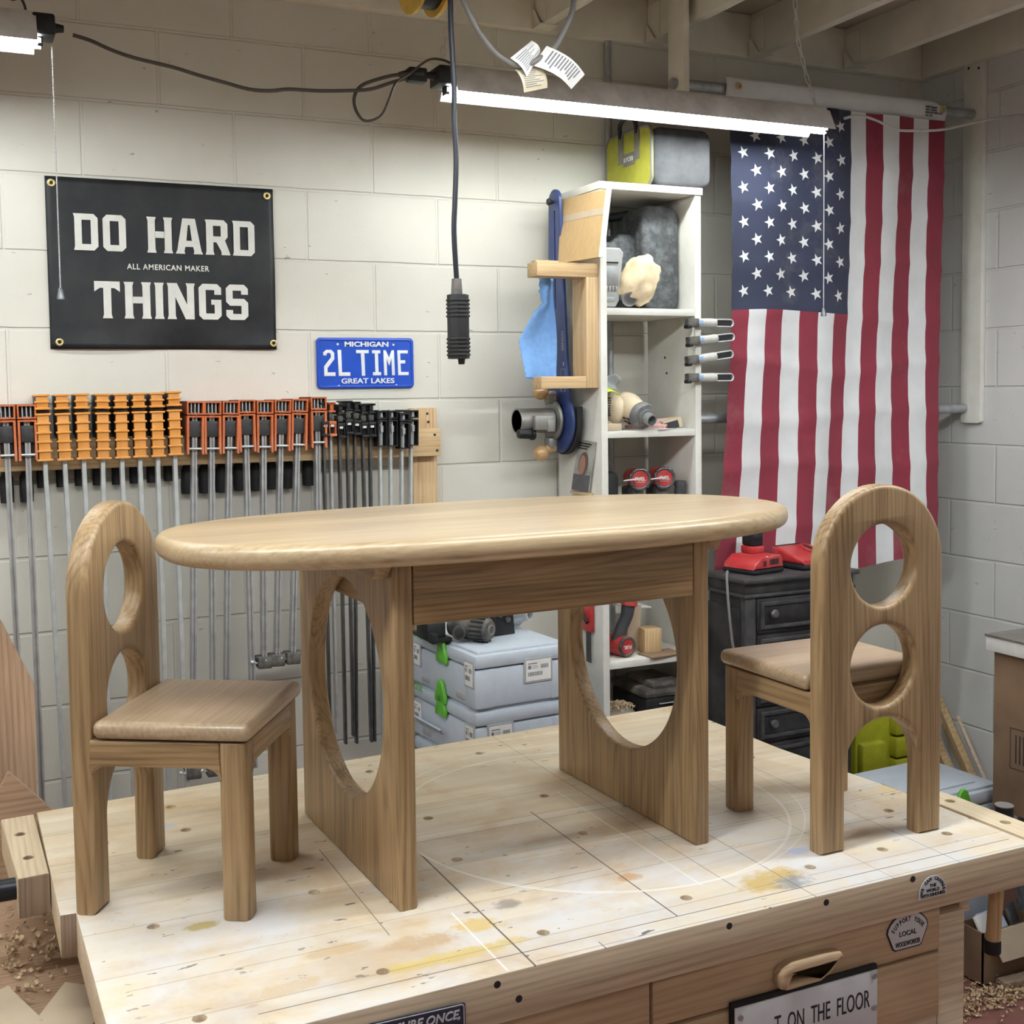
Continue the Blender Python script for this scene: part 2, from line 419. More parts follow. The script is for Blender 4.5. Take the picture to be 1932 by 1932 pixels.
def bench_mat():
    m, nt, b = _mat('bench_top')
    tc = nt.nodes.new('ShaderNodeTexCoord'); O = tc.outputs['Object']
    sep = nt.nodes.new('ShaderNodeSeparateXYZ'); link(nt, O, sep.inputs[0]); X, Y = sep.outputs[0], sep.outputs[1]
    pidx = math_n(nt, 'FLOOR', math_n(nt, 'MULTIPLY', Y, 1 / .078))
    wn = node(nt, 'ShaderNodeTexWhiteNoise', noise_dimensions='1D'); link(nt, pidx, wn.inputs['W'])
    mp = nt.nodes.new('ShaderNodeMapping'); mp.inputs['Scale'].default_value = (1.2, 16, 16); link(nt, O, mp.inputs[0])
    add = nt.nodes.new('ShaderNodeVectorMath'); add.operation = 'ADD'; link(nt, mp.outputs[0], add.inputs[0]); link(nt, wn.outputs['Color'], add.inputs[1])
    g = noise_n(nt, add.outputs[0], 1.2, 5, .6)
    c = ramp(nt, g, [(.3, (.68, .53, .34)), (.5, (.80, .67, .48)), (.75, (.86, .77, .60))])
    hs = nt.nodes.new('ShaderNodeHueSaturation'); link(nt, c, hs.inputs['Color'])
    link(nt, math_n(nt, 'ADD', math_n(nt, 'MULTIPLY', wn.outputs['Value'], .12), .92), hs.inputs['Value']); c = hs.outputs[0]
    # patchy pale tone, mostly over the front half
    tone_n = noise_n(nt, O, 5.5, 7, .7)
    fm = math_n(nt, 'MULTIPLY', ramp(nt, tone_n, [(.36, (0, 0, 0)), (.60, (1, 1, 1))]), ramp(nt, math_n(nt, 'ADD', math_n(nt, 'MULTIPLY', Y, -1.3), .22), [(.02, (0.06, 0.06, 0.06)), (.52, (.8, .8, .8))]))
    c = mix_n(nt, fm, c, (.76, .76, .78))
    # oil and glue stains
    st = noise_n(nt, O, 4.3, 5, .6, .4)
    sm = math_n(nt, 'MULTIPLY', ramp(nt, st, [(.50, (0, 0, 0)), (.66, (1, 1, 1))]), .5)
    c = mix_n(nt, sm, c, (.55, .36, .17))
    for (sx, sy, rx, ry, col, k) in STAINS:
        dx = math_n(nt, 'MULTIPLY', math_n(nt, 'SUBTRACT', X, sx), 1 / rx); dy = math_n(nt, 'MULTIPLY', math_n(nt, 'SUBTRACT', Y, sy), 1 / ry)
        d2 = math_n(nt, 'ADD', math_n(nt, 'MULTIPLY', dx, dx), math_n(nt, 'MULTIPLY', dy, dy))
        nn = noise_n(nt, O, 22, 6, .7)
        d2 = math_n(nt, 'ADD', d2, math_n(nt, 'MULTIPLY', math_n(nt, 'SUBTRACT', nn, .5), 3.2))
        c = mix_n(nt, math_n(nt, 'MULTIPLY', ramp(nt, d2, [(.25, (1, 1, 1)), (.85, (0, 0, 0))]), k), c, col)
    # small dark drips
    mp2 = nt.nodes.new('ShaderNodeMapping'); mp2.inputs['Scale'].default_value = (26, 60, 40); link(nt, O, mp2.inputs[0])
    dr = noise_n(nt, mp2.outputs[0], 1, 3, .55)
    dm = math_n(nt, 'MULTIPLY', ramp(nt, dr, [(.675, (0, 0, 0)), (.695, (1, 1, 1))]), ramp(nt, noise_n(nt, O, 2.3, 2), [(.40, (.0, .0, .0)), (.58, (1, 1, 1))]))
    c = mix_n(nt, math_n(nt, 'MULTIPLY', dm, .85), c, (.06, .045, .04))
    # board joints, saw kerfs and pencil lines
    fr = math_n(nt, 'FRACT', math_n(nt, 'MULTIPLY', Y, 1 / .156))
    c = mix_n(nt, math_n(nt, 'MULTIPLY', math_n(nt, 'LESS_THAN', fr, .012), .5), c, (.25, .18, .12))
    for (ax, p, w, a, bq, col, k) in LINES:
        A, Bq = (X, Y) if ax == 'x' else (Y, X)
        l = math_n(nt, 'LESS_THAN', math_n(nt, 'ABSOLUTE', math_n(nt, 'SUBTRACT', A, p)), w)
        l = math_n(nt, 'MULTIPLY', l, math_n(nt, 'MULTIPLY', math_n(nt, 'GREATER_THAN', Bq, a), math_n(nt, 'LESS_THAN', Bq, bq)))
        c = mix_n(nt, math_n(nt, 'MULTIPLY', l, k), c, col)
    for (ax_, ay_, r_, w, col, k) in ARCS:
        dx = math_n(nt, 'SUBTRACT', X, ax_); dy = math_n(nt, 'SUBTRACT', Y, ay_)
        d = math_n(nt, 'SQRT', math_n(nt, 'ADD', math_n(nt, 'MULTIPLY', dx, dx), math_n(nt, 'MULTIPLY', dy, dy)))
        l = math_n(nt, 'LESS_THAN', math_n(nt, 'ABSOLUTE', math_n(nt, 'SUBTRACT', d, r_)), w)
        c = mix_n(nt, math_n(nt, 'MULTIPLY', l, k), c, col)
    link(nt, c, b.inputs['Base Color']); b.inputs['Roughness'].default_value = .5
    bump(nt, b, g, .08, .001)
    return m
BO = (-2.35, -1.33, 0)     # bench origin
STAINS = [(.285, -.455, .085, .05, (.64, .45, .14), .85), (.31, -.475, .05, .03, (.25, .30, .36), .75), (-.231, -.387, .05, .03, (.72, .52, .18), .85), (-.29, -.464, .15, .02, (.72, .55, .18), .8),
          (-.33, -.40, .07, .03, (.58, .40, .22), .75), (.796, -.191, .055, .035, (.78, .57, .25), .8), (.403, -.373, .03, .016, (.55, .60, .76), .9), (.076, -.339, .025, .018, (.62, .36, .18), .8),
          (-.61, .269, .045, .03, (.52, .58, .62), .6), (-.56, .36, .10, .03, (.66, .48, .25), .6), (-.62, -.20, .035, .015, (.50, .40, .14), .85), (-.45, -.37, .06, .02, (.62, .45, .24), .6), (-.16, -.34, .03, .022, (.22, .19, .17), .7),
          (.36, .0, .10, .03, (.55, .42, .28), .6), (-.55, -.45, .06, .025, (.64, .46, .24), .5)]
DK = (.07, .05, .04)
LINES = [('x', -.208, .0016, -.60, -.04, DK, .85), ('x', .064, .0014, -.50, .02, DK, .85), ('x', -.365, .0010, -.36, .02, (.12, .09, .08), .7), ('x', -.090, .0012, -.60, -.52, (.1, .08, .07), .7),
         ('x', .305, .0010, -.55, -.15, (.10, .08, .07), .65), ('x', .62, .0009, -.55, .1, (.12, .10, .09), .6), ('x', .21, .0010, -.45, .55, (.14, .11, .09), .6), ('x', .47, .0009, -.55, .3, (.14, .11, .09), .5),
         ('x', -.19, .0008, .0, .5, (.16, .12, .1), .6), ('x', .165, .0022, -.42, .1, (.93, .90, .84), .5), ('x', -.25, .0016, -.54, -.33, (.95, .94, .92), .7),
         ('y', -.500, .0012, -.60, .78, DK, .75), ('y', -.532, .0008, -.2, .9, (.12, .1, .09), .6), ('y', -.285, .0010, -.16, .05, (.12, .09, .08), .7), ('y', -.03, .0010, -.22, .30, (.14, .11, .09), .6),
         ('y', -.21, .0009, .2, .8, (.16, .13, .11), .5), ('y', -.222, .0009, .2, .8, (.16, .13, .11), .5), ('y', .12, .0008, -.8, .7, (.2, .15, .12), .45), ('y', -.36, .0008, -.75, -.4, (.2, .16, .13), .5)]
ARCS = [(.172, -.03, .381, .0028, (.90, .86, .78), .7), (.193, -.003, .4095, .0012, (.93, .91, .88), .6)]
M_bench = bench_mat()
M_bench_edge = wood('bench_edge', (.76, .63, .46), (.52, .40, .26), 'x', .6, ringw=.7)
M_drawer = wood('drawer_front', (.62, .46, .29), (.46, .32, .19), 'x', .55, ringw=.6)

# ------------------------------------------------------------------ the room
def slab(name, lo, hi, mat):
    return struct(MB().box(lo, hi).build(name, mat))
slab('floor', (-6.6, -6.1, -.08), (.2, .2, 0), M_floor)
slab('wall_back', (-6.6, 0, 0), (0, .2, 3.05), M_wall_back)
slab('wall_right', (0, -6.1, 0), (.2, .2, 3.05), M_wall_side)
slab('wall_left', (-6.8, -6.1, 0), (-6.6, .2, 3.05), M_wall_plain)
slab('wall_front', (-6.6, -6.3, 0), (.2, -6.1, 3.05), M_wall_plain)
slab('ceiling', (-6.6, -6.1, 2.905), (.2, .2, 3.0), M_ceil)
tn = 1
def trim(mb, mat=M_joist):
    global tn
    o = struct(mb.build('trim_%d' % tn, mat)); tn += 1; return o
trim(MB().box((-6.5, -.04, 2.762), (-.001, -.001, 2.904), .003))              # ledger along the back wall
trim(MB().box((-.04, -6.0, 2.765), (-.001, -.041, 2.904), .003))             # ledger along the right wall
for i in range(11):                                                         # joists, each in its hanger
    x = -.375 - .4064 * i
    mb = MB().box((x - .019, -6.0, 2.766), (x + .019, -.041, 2.904), .002)
    for s in (-1, 1):
        mb.box((x + s * .0195 - .0015, -.115, 2.775), (x + s * .0195 + .0015, -.042, 2.88))
        mb.prism([(0, 0), (.05, 0), (.012, .05), (0, .055)], .002, M=T(x + s * .028, -.043, 2.766) @ frame((0, -1, 0), (0, 0, 1), (1, 0, 0)))
    mb.box((x - .03, -.1, 2.7625), (x + .03, -.042, 2.7655))
    trim(mb)
# ledger continuing in front of the wall plane: top plate between ledger and blocks
mb = MB().prism(rrect(.089, 1.33, .012, 4), .019, .002, M=frame((0, -1, 0), (0, 0, 1), (-1, 0, 0), (-.0105, -.2635, 2.18)))
for dy, dz in ((-.022, 2.80), (.022, 2.81), (-.022, 2.745), (.022, 2.755)):
    mb.cyl((-.0205, -.2635 + dy, dz), (-.0195, -.2635 + dy, dz), .005, n=10, mi=1)
o = mb.build('flag_post', [M_white_paint, M_ink]); tag(o, 'painted board fixed upright on the right block wall, holding two pipes', 'post')
mb = MB().box((-1.247, -.308, 2.5), (-1.228, -.219, 2.904), .002)
for dy, dz in ((-.02, 2.84), (.012, 2.85)): mb.cyl((-1.2475, -.2635 + dy, dz), (-1.2465, -.2635 + dy, dz), .005, n=10, mi=1)
o = mb.build('hanging_post', [M_joist, M_ink]); tag(o, 'short painted board hanging from a ceiling joist with a pipe end through it', 'post')
o = MB().tube([(-1.262, -.26, 2.58), (-.021, -.26, 2.592)], .0165, 20).build('pipe', M_galv); tag(o, 'upper grey pipe that the flag hangs from', 'pipe')
o = MB().tube([(-1.186, -.232, 1.553), (-.021, -.236, 1.568)], .0165, 20).build('pipe', M_galv); tag(o, 'lower grey pipe crossing behind the flag at mid height', 'pipe')
o = MB().tube([(-1.345, -.021, 2.762), (-1.345, -.021, .3)], .011, 14).build('conduit_pipe', M_galv); tag(o, 'thin vertical conduit running down the back wall behind the white shelves', 'conduit')

# ------------------------------------------------------------------ workbench
def mark_end(o):
    for p in o.data.polygons:
        if p.normal.y < -.7: p.material_index = 1
def bench():
    b = thing('workbench', 'long pale wooden workbench with scratched and stained top full of dog holes', 'workbench', BO)
    out = [(-3.168, -.868), (-1.602, -.775), (-1.592, -1.2), (-1.556, -1.545), (-1.548, -1.868), (-2.331, -1.869), (-3.05, -1.883), (-3.136, -1.886), (-3.141, -1.392), (-3.165, -1.39)]
    hol = [(-3.036, -1.496), (-2.916, -1.100), (-3.066, -1.101), (-3.067, -.962), (-2.92, -.957), (-2.774, -1.484), (-2.761, -1.792), (-2.5, -1.785),
           (-2.508, -1.464), (-2.247, -1.455), (-2.479, -1.251), (-2.219, -1.24), (-2.223, -.918), (-2.489, -.927), (-2.235, -1.778), (-1.974, -1.769),
           (-1.808, -1.764), (-1.659, -1.62), (-1.691, -1.223), (-1.649, -1.759), (-3.023, -1.805), (-2.0, -1.235), (-2.0, -1.45)]
    L = lambda p: (p[0] - BO[0], p[1] - BO[1])
    mb = MB().prism([L(p) for p in out], .072, .0015, [circ(*L(h), .0098, 20) for h in hol], M=T(0, 0, .784), res=1)
    # side faces take the edge grain
    for i, f in enumerate(mb.f):
        z = [mb.v[k][2] for k in f]
        if min(z) < .8: mb.m[i] = 1
    top = mb.build('tabletop', [M_bench, M_bench_edge, M_endgrain], b)
    for p in top.data.polygons:
        if p.normal.y < -.8 and p.center.x + BO[0] < -3.139: p.material_index = 2
    for x, z in ((-2.619, .806), (-2.585, .777), (-2.216, .806), (-2.024, .806), (-1.838, .810)):
        yf = -1.8685 - max(0, -2.331 - x) * .0195
        MB().cyl((x - BO[0], yf + .003 - BO[1], z), (x - BO[0], yf - .0008 - BO[1], z), .0055, n=14).build('screw', M_ink, b)
    W = lambda lo, hi, bev=.002: MB().box([lo[i] - BO[i] for i in range(3)], [hi[i] - BO[i] for i in range(3)], bev)
    # frame: legs and rails
    for x, y in ((-1.755, -1.845), (-1.755, -.96), (-3.06, -1.845), (-3.06, -.96)):
        W((x, y, 0), (x + .062, y + .075, .72)).build('leg', M_bench_edge, b)
    W((-1.69, -1.83, .705), (-1.665, -1.4, .748)).build('bracket_block', M_bench_edge, b)
    W((-3.06, -1.80, .735), (-1.7, -1.775, .748)).build('top_rail', M_bench_edge, b)
    W((-2.99, -1.79, .12), (-1.76, -1.76, .62)).build('back_panel', M_drawer, b)
    # drawers
    for x0, x1, z0, z1, hx in ((-2.345, -1.757, .663, .744, -2.045), (-2.345, -1.757, .545, .657, None), (-2.99, -2.351, .663, .744, -2.63), (-2.99, -2.351, .545, .657, None)):
        d = W((x0, -1.85, z0), (x1, -1.828, z1), .0015).build('drawer', M_drawer, b)
        if hx:
            hb = MB()
            for i in range(13):
                t = -1 + i / 6
            prof = [(-.062, -.006), (-.058, -.018), (-.044, -.022), (.020, -.021), (.040, -.012), (.058, .004), (.068, .013), (.064, .019), (.03, .022), (-.035, .022), (-.053, .016), (-.062, .006)]
            hb.prism(prof, .024, .007, [[(-.042, -.011), (.018, -.010), (.034, .002), (-.036, .001)]], M=T(hx - BO[0] - .012, -1.862 - BO[1], .698) @ XZ)
            hb.build('handle', M_drawer, d)
    W((-1.83, -1.845, .51), (-1.757, -1.80, .543)).build('stop_block', M_bench_edge, b)
    # end vise on the left
    jl = [(-3.235, -.878), (-3.174, -.874), (-3.168, -1.2), (-3.219, -1.204)]
    jaw_l = MB().prism([L(p) for p in jl], .072, .003, [circ(*L(h), .0098, 18) for h in ((-3.197, -1.108), (-3.204, -.978))], M=T(0, 0, .784)).build('vise_jaw', [M_maple_y, M_endgrain], b)
    mark_end(b.children[-1] if False else jaw_l)
    MB().cyl((-3.40 - BO[0], -1.155 - BO[1], .785), (-3.215 - BO[0], -1.155 - BO[1], .785), .019, n=20).build('vise_screw', M_blackcord, b)
    # end vise on the right
    jr = [(-1.550, -1.549), (-1.497, -1.545), (-1.485, -1.62), (-1.478, -1.868), (-1.541, -1.866)]
    MB().prism([L(p) for p in jr], .072, .002, [circ(*L(h), .0098, 18) for h in ((-1.512, -1.766), (-1.516, -1.633))], M=T(.004, 0, .784)).build('vise_jaw', M_maple_y, b)
    return b
bench()
VL = (-1.571, -1.80, .596)
def vise_bar():
    t = thing('vise_lever', 'round wooden vise lever with a black rubber end cap hanging below the bench corner', 'vise lever', VL)
    MB().tube([(.006, .0, .13), (-.004, 0, .018)], .0132, 20).build('rod', M_pine['z'], t)
    MB().lathe([(.0, .0), (.0150, .0), (.0158, .003), (.0158, .021), (.0138, .024), (0, .024)], 20, M=T(-.005, 0, 0)).build('end_cap', M_black_matte, t)
vise_bar()

# ------------------------------------------------------------------ the oak table
def table():
    t = thing('table', 'small oak table with oval top and two slab legs with round cut-outs', 'table', (-2.378, -1.362, .82), 1.95)
    n, a, b_ = 2.48, .616, .306
    pl = []
    for i in range(120):
        th = 2 * PI * i / 120; c, s = math.cos(th), math.sin(th)
        pl.append((math.copysign(abs(c) ** (2 / n), c) * a, math.copysign(abs(s) ** (2 / n), s) * b_))
    MB().prism(pl, .041, .0185, M=T(0, 0, .577), res=6).build('tabletop', M_oak_top, t)
    h = .556
    for s in (-1, 1):
        mb = MB().prism([(-.250, 0), (.250, 0), (.250, h), (-.250, h)], .034, .007, [circ(.0, .313, .192, 72)], M=T(s * .288, 0, 0) @ frame((0, -1, 0), (0, 0, 1), (-1, 0, 0)), res=4)
        mb.build('leg_panel', M_oak['z'], t)
    for s in (-1, 1):
        MB().box((-.270, s * .238 - .011, .458), (.270, s * .238 + .011, .556), .002).build('apron', M_oak['x'], t)
        MB().box((s * .2705 - s * .0 - .011 * (s > 0) * 2, -.226, .458), (s * .2705 + .022 * (s < 0), .226, .556), .002).build('cross_rail', M_oak['y'], t)
        MB().prism([(-.235, .535), (.235, .535), (.250, .556), (-.250, .556)], .028, .001, M=T(s * .3205, 0, 0) @ frame((0, -1, 0), (0, 0, 1), (-1, 0, 0))).build('cleat', M_oak['y'], t)
    return t
table()

# ------------------------------------------------------------------ the two oak chairs
def chair(label):
    t = thing('chair', label, 'chair')
    pl = [(-.142, 0), (-.142, .510)] + arc(0, .510, .142, 180, 0, 40)[1:-1] + [(.142, .510), (.142, 0), (.087, 0), (.087, .142)] + arc(0, .142, .087, 0, 180, 32)[1:-1] + [(-.087, .142), (-.087, 0)]
    MB().prism(pl, .037, .009, [circ(0, .507, .074, 56), circ(0, .325, .074, 56)], M=T(0, -.1265, 0) @ frame((1, 0, 0), (0, 0, 1), (0, -1, 0)), res=4).build('backrest', M_oak['z'], t)
    MB().prism(rrect(.294, .258, .012, 5), .029, .0125, M=T(0, .0235, .3005), res=5).build('seat', M_oak_seat, t)
    for s in (-1, 1):
        MB().prism(rrect(.045, .045, .012, 5), .284, .002, M=T(s * .1195, .1215, .142)).build('leg', M_oak['z'], t)
    f = .024
    def rail(l):
        return [(-l / 2, -.021 - f)] + arc(-l / 2 + f, -.021 - f, f, 180, 90, 6)[1:] + arc(l / 2 - f, -.021 - f, f, 90, 0, 6) + [(l / 2, .021), (-l / 2, .021)]
    for s in (-1, 1):
        MB().prism(rail(.214), .034, .004, M=T(s * .124, -.0052, .263) @ frame((0, 1, 0), (0, 0, 1), (1, 0, 0))).build('side_rail', M_oak['y'], t)
    MB().prism(rail(.206), .034, .004, M=T(0, .1265, .263) @ frame((1, 0, 0), (0, 0, 1), (0, -1, 0))).build('front_rail', M_oak['x'], t)
    MB().box((-.106, -.107, .242), (.106, -.085, .284), .003).build('back_rail', M_oak['x'], t)
    return t
c1 = chair('small oak chair at the left of the bench, its seat turned to the viewer'); c1['group'] = 'small oak chairs'
c1.location = (-2.946, -1.353, .82); c1.rotation_euler.z = math.radians(-121.5)
c2 = copy_tree(c1); c2['label'] = 'small oak chair at the right of the bench, seen from behind its round holes'
c2.location = (-1.787, -1.597, .82); c2.rotation_euler.z = math.radians(.5)

# ------------------------------------------------------------------ shop lights
def chain_mesh(pts, link_l=.030, w=.013, r=.0016):
    mb = MB(); P = [Vector(p) for p in pts]
    seg = []; 
    for a, b in zip(P[:-1], P[1:]):
        n = max(1, int((b - a).length / (link_l * .78)))
        for i in range(n): seg.append((a.lerp(b, i / n), a.lerp(b, (i + 1) / n)))
    for k, (a, b) in enumerate(seg):
        d = (b - a).normalized(); c = (a + b) / 2
        u = Vector((1, 0, 0)) if k % 2 else Vector((.35, 1, 0)); u = (u - d * u.dot(d)).normalized()
        pl = []
        for i in range(14):
            th = 2 * PI * i / 14
            pl.append(c + u * math.cos(th) * w / 2 + d * (math.sin(th) * w / 2 + math.copysign((link_l - w) / 2, math.sin(th))))
        mb.tube(pl, r, 6, closed=True)
    return mb
def shop_light(x0, x1, y, zt, label, tube_mat, ends=(1, 1), pull=None):
    """x0..x1 = tube; reflector a little longer"""
    t = thing('shop_light', label, 'lamp', ((x0 + x1) / 2, y, zt))
    L = (x1 - x0) / 2
    prof = [(-.064, -.013), (-.060, -.013), (-.034, .022), (.034, .022), (.060, -.013), (.064, -.013), (.037, .045), (.022, .060), (-.022, .060), (-.037, .045)]
    MB().prism(prof, 2 * L - .02, 0.0005, M=frame((0, 1, 0), (0, 0, 1), (1, 0, 0))).build('reflector', M_reflector, t)
    MB().cyl((-L, 0, 0), (L, 0, 0), .0150, n=20).build('tube', tube_mat, t)
    for s, e in ((-1, ends[0]), (1, ends[1])):
        if not e: continue
        mb = MB().box((-.024, -.036, .008), (.024, .036, .056), .006, M=T(s * (L + .006), 0, 0))
        mb.box((-.006, -.014, -.012), (.006, .014, .012), .003, M=T(s * (L - .002), 0, 0))
        mb.tube([(s * (L + .024), 0, .034), (s * (L + .05), 0, .034)], [.013, .008], 12)
        mb.build('end_box', M_black, t)
    if pull:
        px, ln = pull
        mb = MB(); n = int(ln / .0042)
        for i in range(n):
            b = bmesh.new(); bmesh.ops.create_icosphere(b, subdivisions=1, radius=.0021)
            mb.bm(b, M=T(px - t.location.x, -.012, -.022 - i * .0042))
        mb.tube([(px - t.location.x, -.012, -.01), (px - t.location.x, -.012, -.022 - ln)], .0007, 6)
        pc = mb.build('pull_chain', M_alu, t)
        mb = MB().lathe([(0, 0), (.0085, 0), (.0085, .004), (.0045, .022), (.003, .026), (0, .026)], 16, M=T(px - t.location.x, -.012, -.046 - ln))
        mb.build('pull_knob', M_steel_dark, pc)
    return t
shop_light(-2.108, -.875, -.5, 2.424, 'long lit shop light hanging in front of the flag and shelves', M_tube, pull=(-.886, .515))
shop_light(-4.30, -3.083, -.5, 2.440, 'lit shop light at the left edge of which only the right end shows', M_tube, pull=(-3.06, .525))
for n, (x, y, m, lab) in enumerate(((-3.40, -2.0, M_tube_right, 'shop light over the left front of the bench, above the picture'), (-2.2, -1.80, M_tube_front, 'shop light over the middle front of the bench, above the picture'),
                                 (-4.0, -3.9, M_tube_rear, 'unseen shop light added as fill behind the camera, left of the pair'), (-1.9, -3.9, M_tube_rear, 'unseen shop light added as fill behind the camera, right of the pair'), (-.80, -2.0, M_tube_right, 'unseen shop light added near the right wall to brighten it'), (-4.9, -1.5, M_tube_right, 'unseen shop light added to the left of the bench as fill'))):
    shop_light(x - .6, x + .6, y, 2.46, lab, m)  # the rear, right and far-left lamps are unseen, added for brightness
for pts, lab in (([(-2.118, -.5, 2.486), (-2.10, -.5, 2.58), (-2.055, -.5, 2.68), (-2.03, -.5, 2.765)], 'light metal chain holding the left end of the long lamp'),
                 ([(-.905, -.5, 2.486), (-.945, -.5, 2.58), (-.975, -.5, 2.68), (-.985, -.5, 2.765), (-.985, -.5, 2.9)], 'pale metal chain holding the right end of the long lamp')):
    tag(chain_mesh(pts).build('chain', M_reflector), lab, 'chain')
tag(MB().tube(smooth_path([(-3.11, -.5, 2.50), (-3.12, -.5, 2.53), (-3.16, -.5, 2.56), (-3.22, -.5, 2.9)]), .003, 8).build('hanging_wire', M_brown_cord), 'thin wire above the end of the left lamp', 'wire')
# cords
cd = [(-3.014, 2.463), (-2.977, 2.455), (-2.932, 2.439), (-2.885, 2.427), (-2.838, 2.42), (-2.79, 2.413), (-2.735, 2.401), (-2.68, 2.391), (-2.617, 2.38), (-2.565, 2.381), (-2.519, 2.389), (-2.446, 2.392), (-2.365, 2.4), (-2.309, 2.409), (-2.252, 2.431), (-2.202, 2.448), (-2.175, 2.456)]
t = thing('power_cord', 'dark flat cord joining the two shop lights, looped by the long lamp', 'cord', (-2.6, -.5, 2.4))
O = (-2.6, -.5, 2.4)
MB().tube(smooth_path([(x, -.5, z) for x, z in cd], 4), .0045, 10, ry=.0028).build('cord', M_brown_cord, t, org=O)
lp = [(-2.173, 2.455), (-2.238, 2.45), (-2.287, 2.437), (-2.33, 2.418), (-2.35, 2.39), (-2.352, 2.357), (-2.339, 2.328), (-2.318, 2.325), (-2.296, 2.339), (-2.279, 2.376), (-2.26, 2.418), (-2.224, 2.443), (-2.165, 2.488), (-2.12, 2.497), (-2.085, 2.492)]
MB().tube(smooth_path([(x, -.52 + .03 * math.sin(i * .5), z) for i, (x, z) in enumerate(lp)], 5), .0045, 10, ry=.0028).build('loop', M_brown_cord, t, org=O)
mb = MB().box((-2.212, -.517, 2.436), (-2.162, -.483, 2.472), .005, M=None)
mb.tube([(-2.235, -.5, 2.452), (-2.21, -.5, 2.454)], [.006, .013], 12)
mb.build('plug', M_black, t, org=O)
cr = [(-.80, 2.462), (-.743, 2.476), (-.68, 2.468), (-.616, 2.451), (-.573, 2.444), (-.497, 2.45), (-.409, 2.459), (-.284, 2.489), (-.168, 2.516), (-.044, 2.536), (-.004, 2.54)]
tag(MB().tube(smooth_path([(x, -.5, z) for x, z in cr], 4), .0042, 10, ry=.0028).build('power_cord', M_white_cord), 'pale clear cord running from the long lamp to the right wall', 'cord')

# the drop cord with its ribbed handle
def drop_cord():
    t = thing('drop_cord', 'black drop cord with a ribbed black handle hanging over the bench', 'cord', (-2.38, -1.2, 1.87))
    pts = [(-.003, 0, 1.03), (-.004, 0, .557), (-.004, 0, .497), (-.002, 0, .437), (.001, 0, .366), (0, 0, .305), (.003, 0, .233), (-.001, 0, .151), (-.004, 0, .089), (0, 0, .0)]
    MB().tube(smooth_path(pts, 5), .0052, 12).build('cable', M_blackcord, t)
    MB().lathe([(0, -.032), (.0115, -.032), (.0095, .0), (.0, .0)], 18).build('strain_relief', M_blackdust, t)
    mb = MB()
    # handle: faceted body with ribs at both ends, leaning a touch
    oct_ = lambda w: [(w * math.cos(PI / 8 + PI / 4 * i), w * math.sin(PI / 8 + PI / 4 * i)) for i in range(8)]
    mb.prism(oct_(.0215), .126, .001, M=T(.002, 0, -.094))
    for z0 in (-.042, -.118):
        for i in range(5): mb.prism(oct_(.0235), .0045, .001, M=T(.002, 0, z0 - i * .0078))
    h = mb.build('handle', M_black, t)
    MB().lathe([(0, -.011), (.006, -.011), (.0075, 0), (0, 0)], 12, M=T(.008, 0, -.157)).build('button', M_black_matte, t)
drop_cord()
def tagged_cable():
    t = thing('cable', 'grey cable drooping from the ceiling with three printed paper tags', 'cable', (-2.22, -1.2, 2.3))
    O = (-2.22, -1.2, 2.3)
    pts = [(-2.372, 2.9), (-2.366, 2.50), (-2.361, 2.425), (-2.345, 2.387), (-2.323, 2.352), (-2.295, 2.321), (-2.266, 2.303), (-2.237, 2.296), (-2.201, 2.31), (-2.158, 2.341), (-2.134, 2.38), (-2.119, 2.408), (-2.112, 2.436), (-2.109, 2.47)]
    MB().tube(smooth_path([(x, -1.2, z) for x, z in pts], 5), .0058, 12).build('wire', M_grey_cable, t, org=O)
    MB().lathe([(0, 0), (.010, 0), (.0115, .012), (.011, .05), (0, .05)], 16, M=T(-2.109, -1.2, 2.445)).build('plug', M_grey, t, org=O)
    m, nt, b = _mat('printed_tag')
    v = coords(nt); sep = nt.nodes.new('ShaderNodeSeparateXYZ'); link(nt, v, sep.inputs[0])
    return t, O
tc, O = tagged_cable()
M_tagp = M_paper
def paper_tag(name, pts, y, mat, rows, parent, O, bend=.01):
    a, b, c, d = [Vector((p[0], y, p[1])) for p in pts]   # a-b top edge, d-c bottom edge
    mb = MB()
    def f(u, v, dy=0):
        p = (a.lerp(b, u)).lerp(d.lerp(c, u), v); p.y += -bend * math.sin(PI * v) + .012 * u + dy; return p
    mb.grid(lambda u, v: f(u, v), 6, 8)
    mb.grid(lambda u, v: f(1 - u, v, .0006), 6, 8)
    rng = random.Random(rows)
    for r in range(rows):
        v0 = .14 + .76 * r / rows
        u0 = .1; u1 = .1 + .8 * rng.uniform(.55, 1)
        q = [f(u0, v0, -.0006), f(u1, v0, -.0006), f(u1, v0 + .032, -.0006), f(u0, v0 + .032, -.0006)]
        mb.raw(q, [(0, 1, 2, 3)], 1)
    return mb.build(name, [mat, M_greyink], parent, org=O)
M_cream_tag = plain('cream_tag', (.66, .58, .42), .7, vary=.02)
paper_tag('paper_tag', [(-2.258, 2.309), (-2.204, 2.352), (-2.184, 2.330), (-2.222, 2.275)], -1.203, M_paper, 8, tc, O)
paper_tag('paper_tag', [(-2.246, 2.292), (-2.180, 2.303), (-2.166, 2.264), (-2.225, 2.246)], -1.196, M_cream_tag, 9, tc, O)['label'] = 'cream tag'
paper_tag('paper_tag', [(-2.179, 2.340), (-2.205, 2.302), (-2.117, 2.263), (-2.092, 2.292)], -1.208, M_paper, 11, tc, O, .018)
M_reelyellow = plain('reel_yellow', (.62, .40, .05), .45)
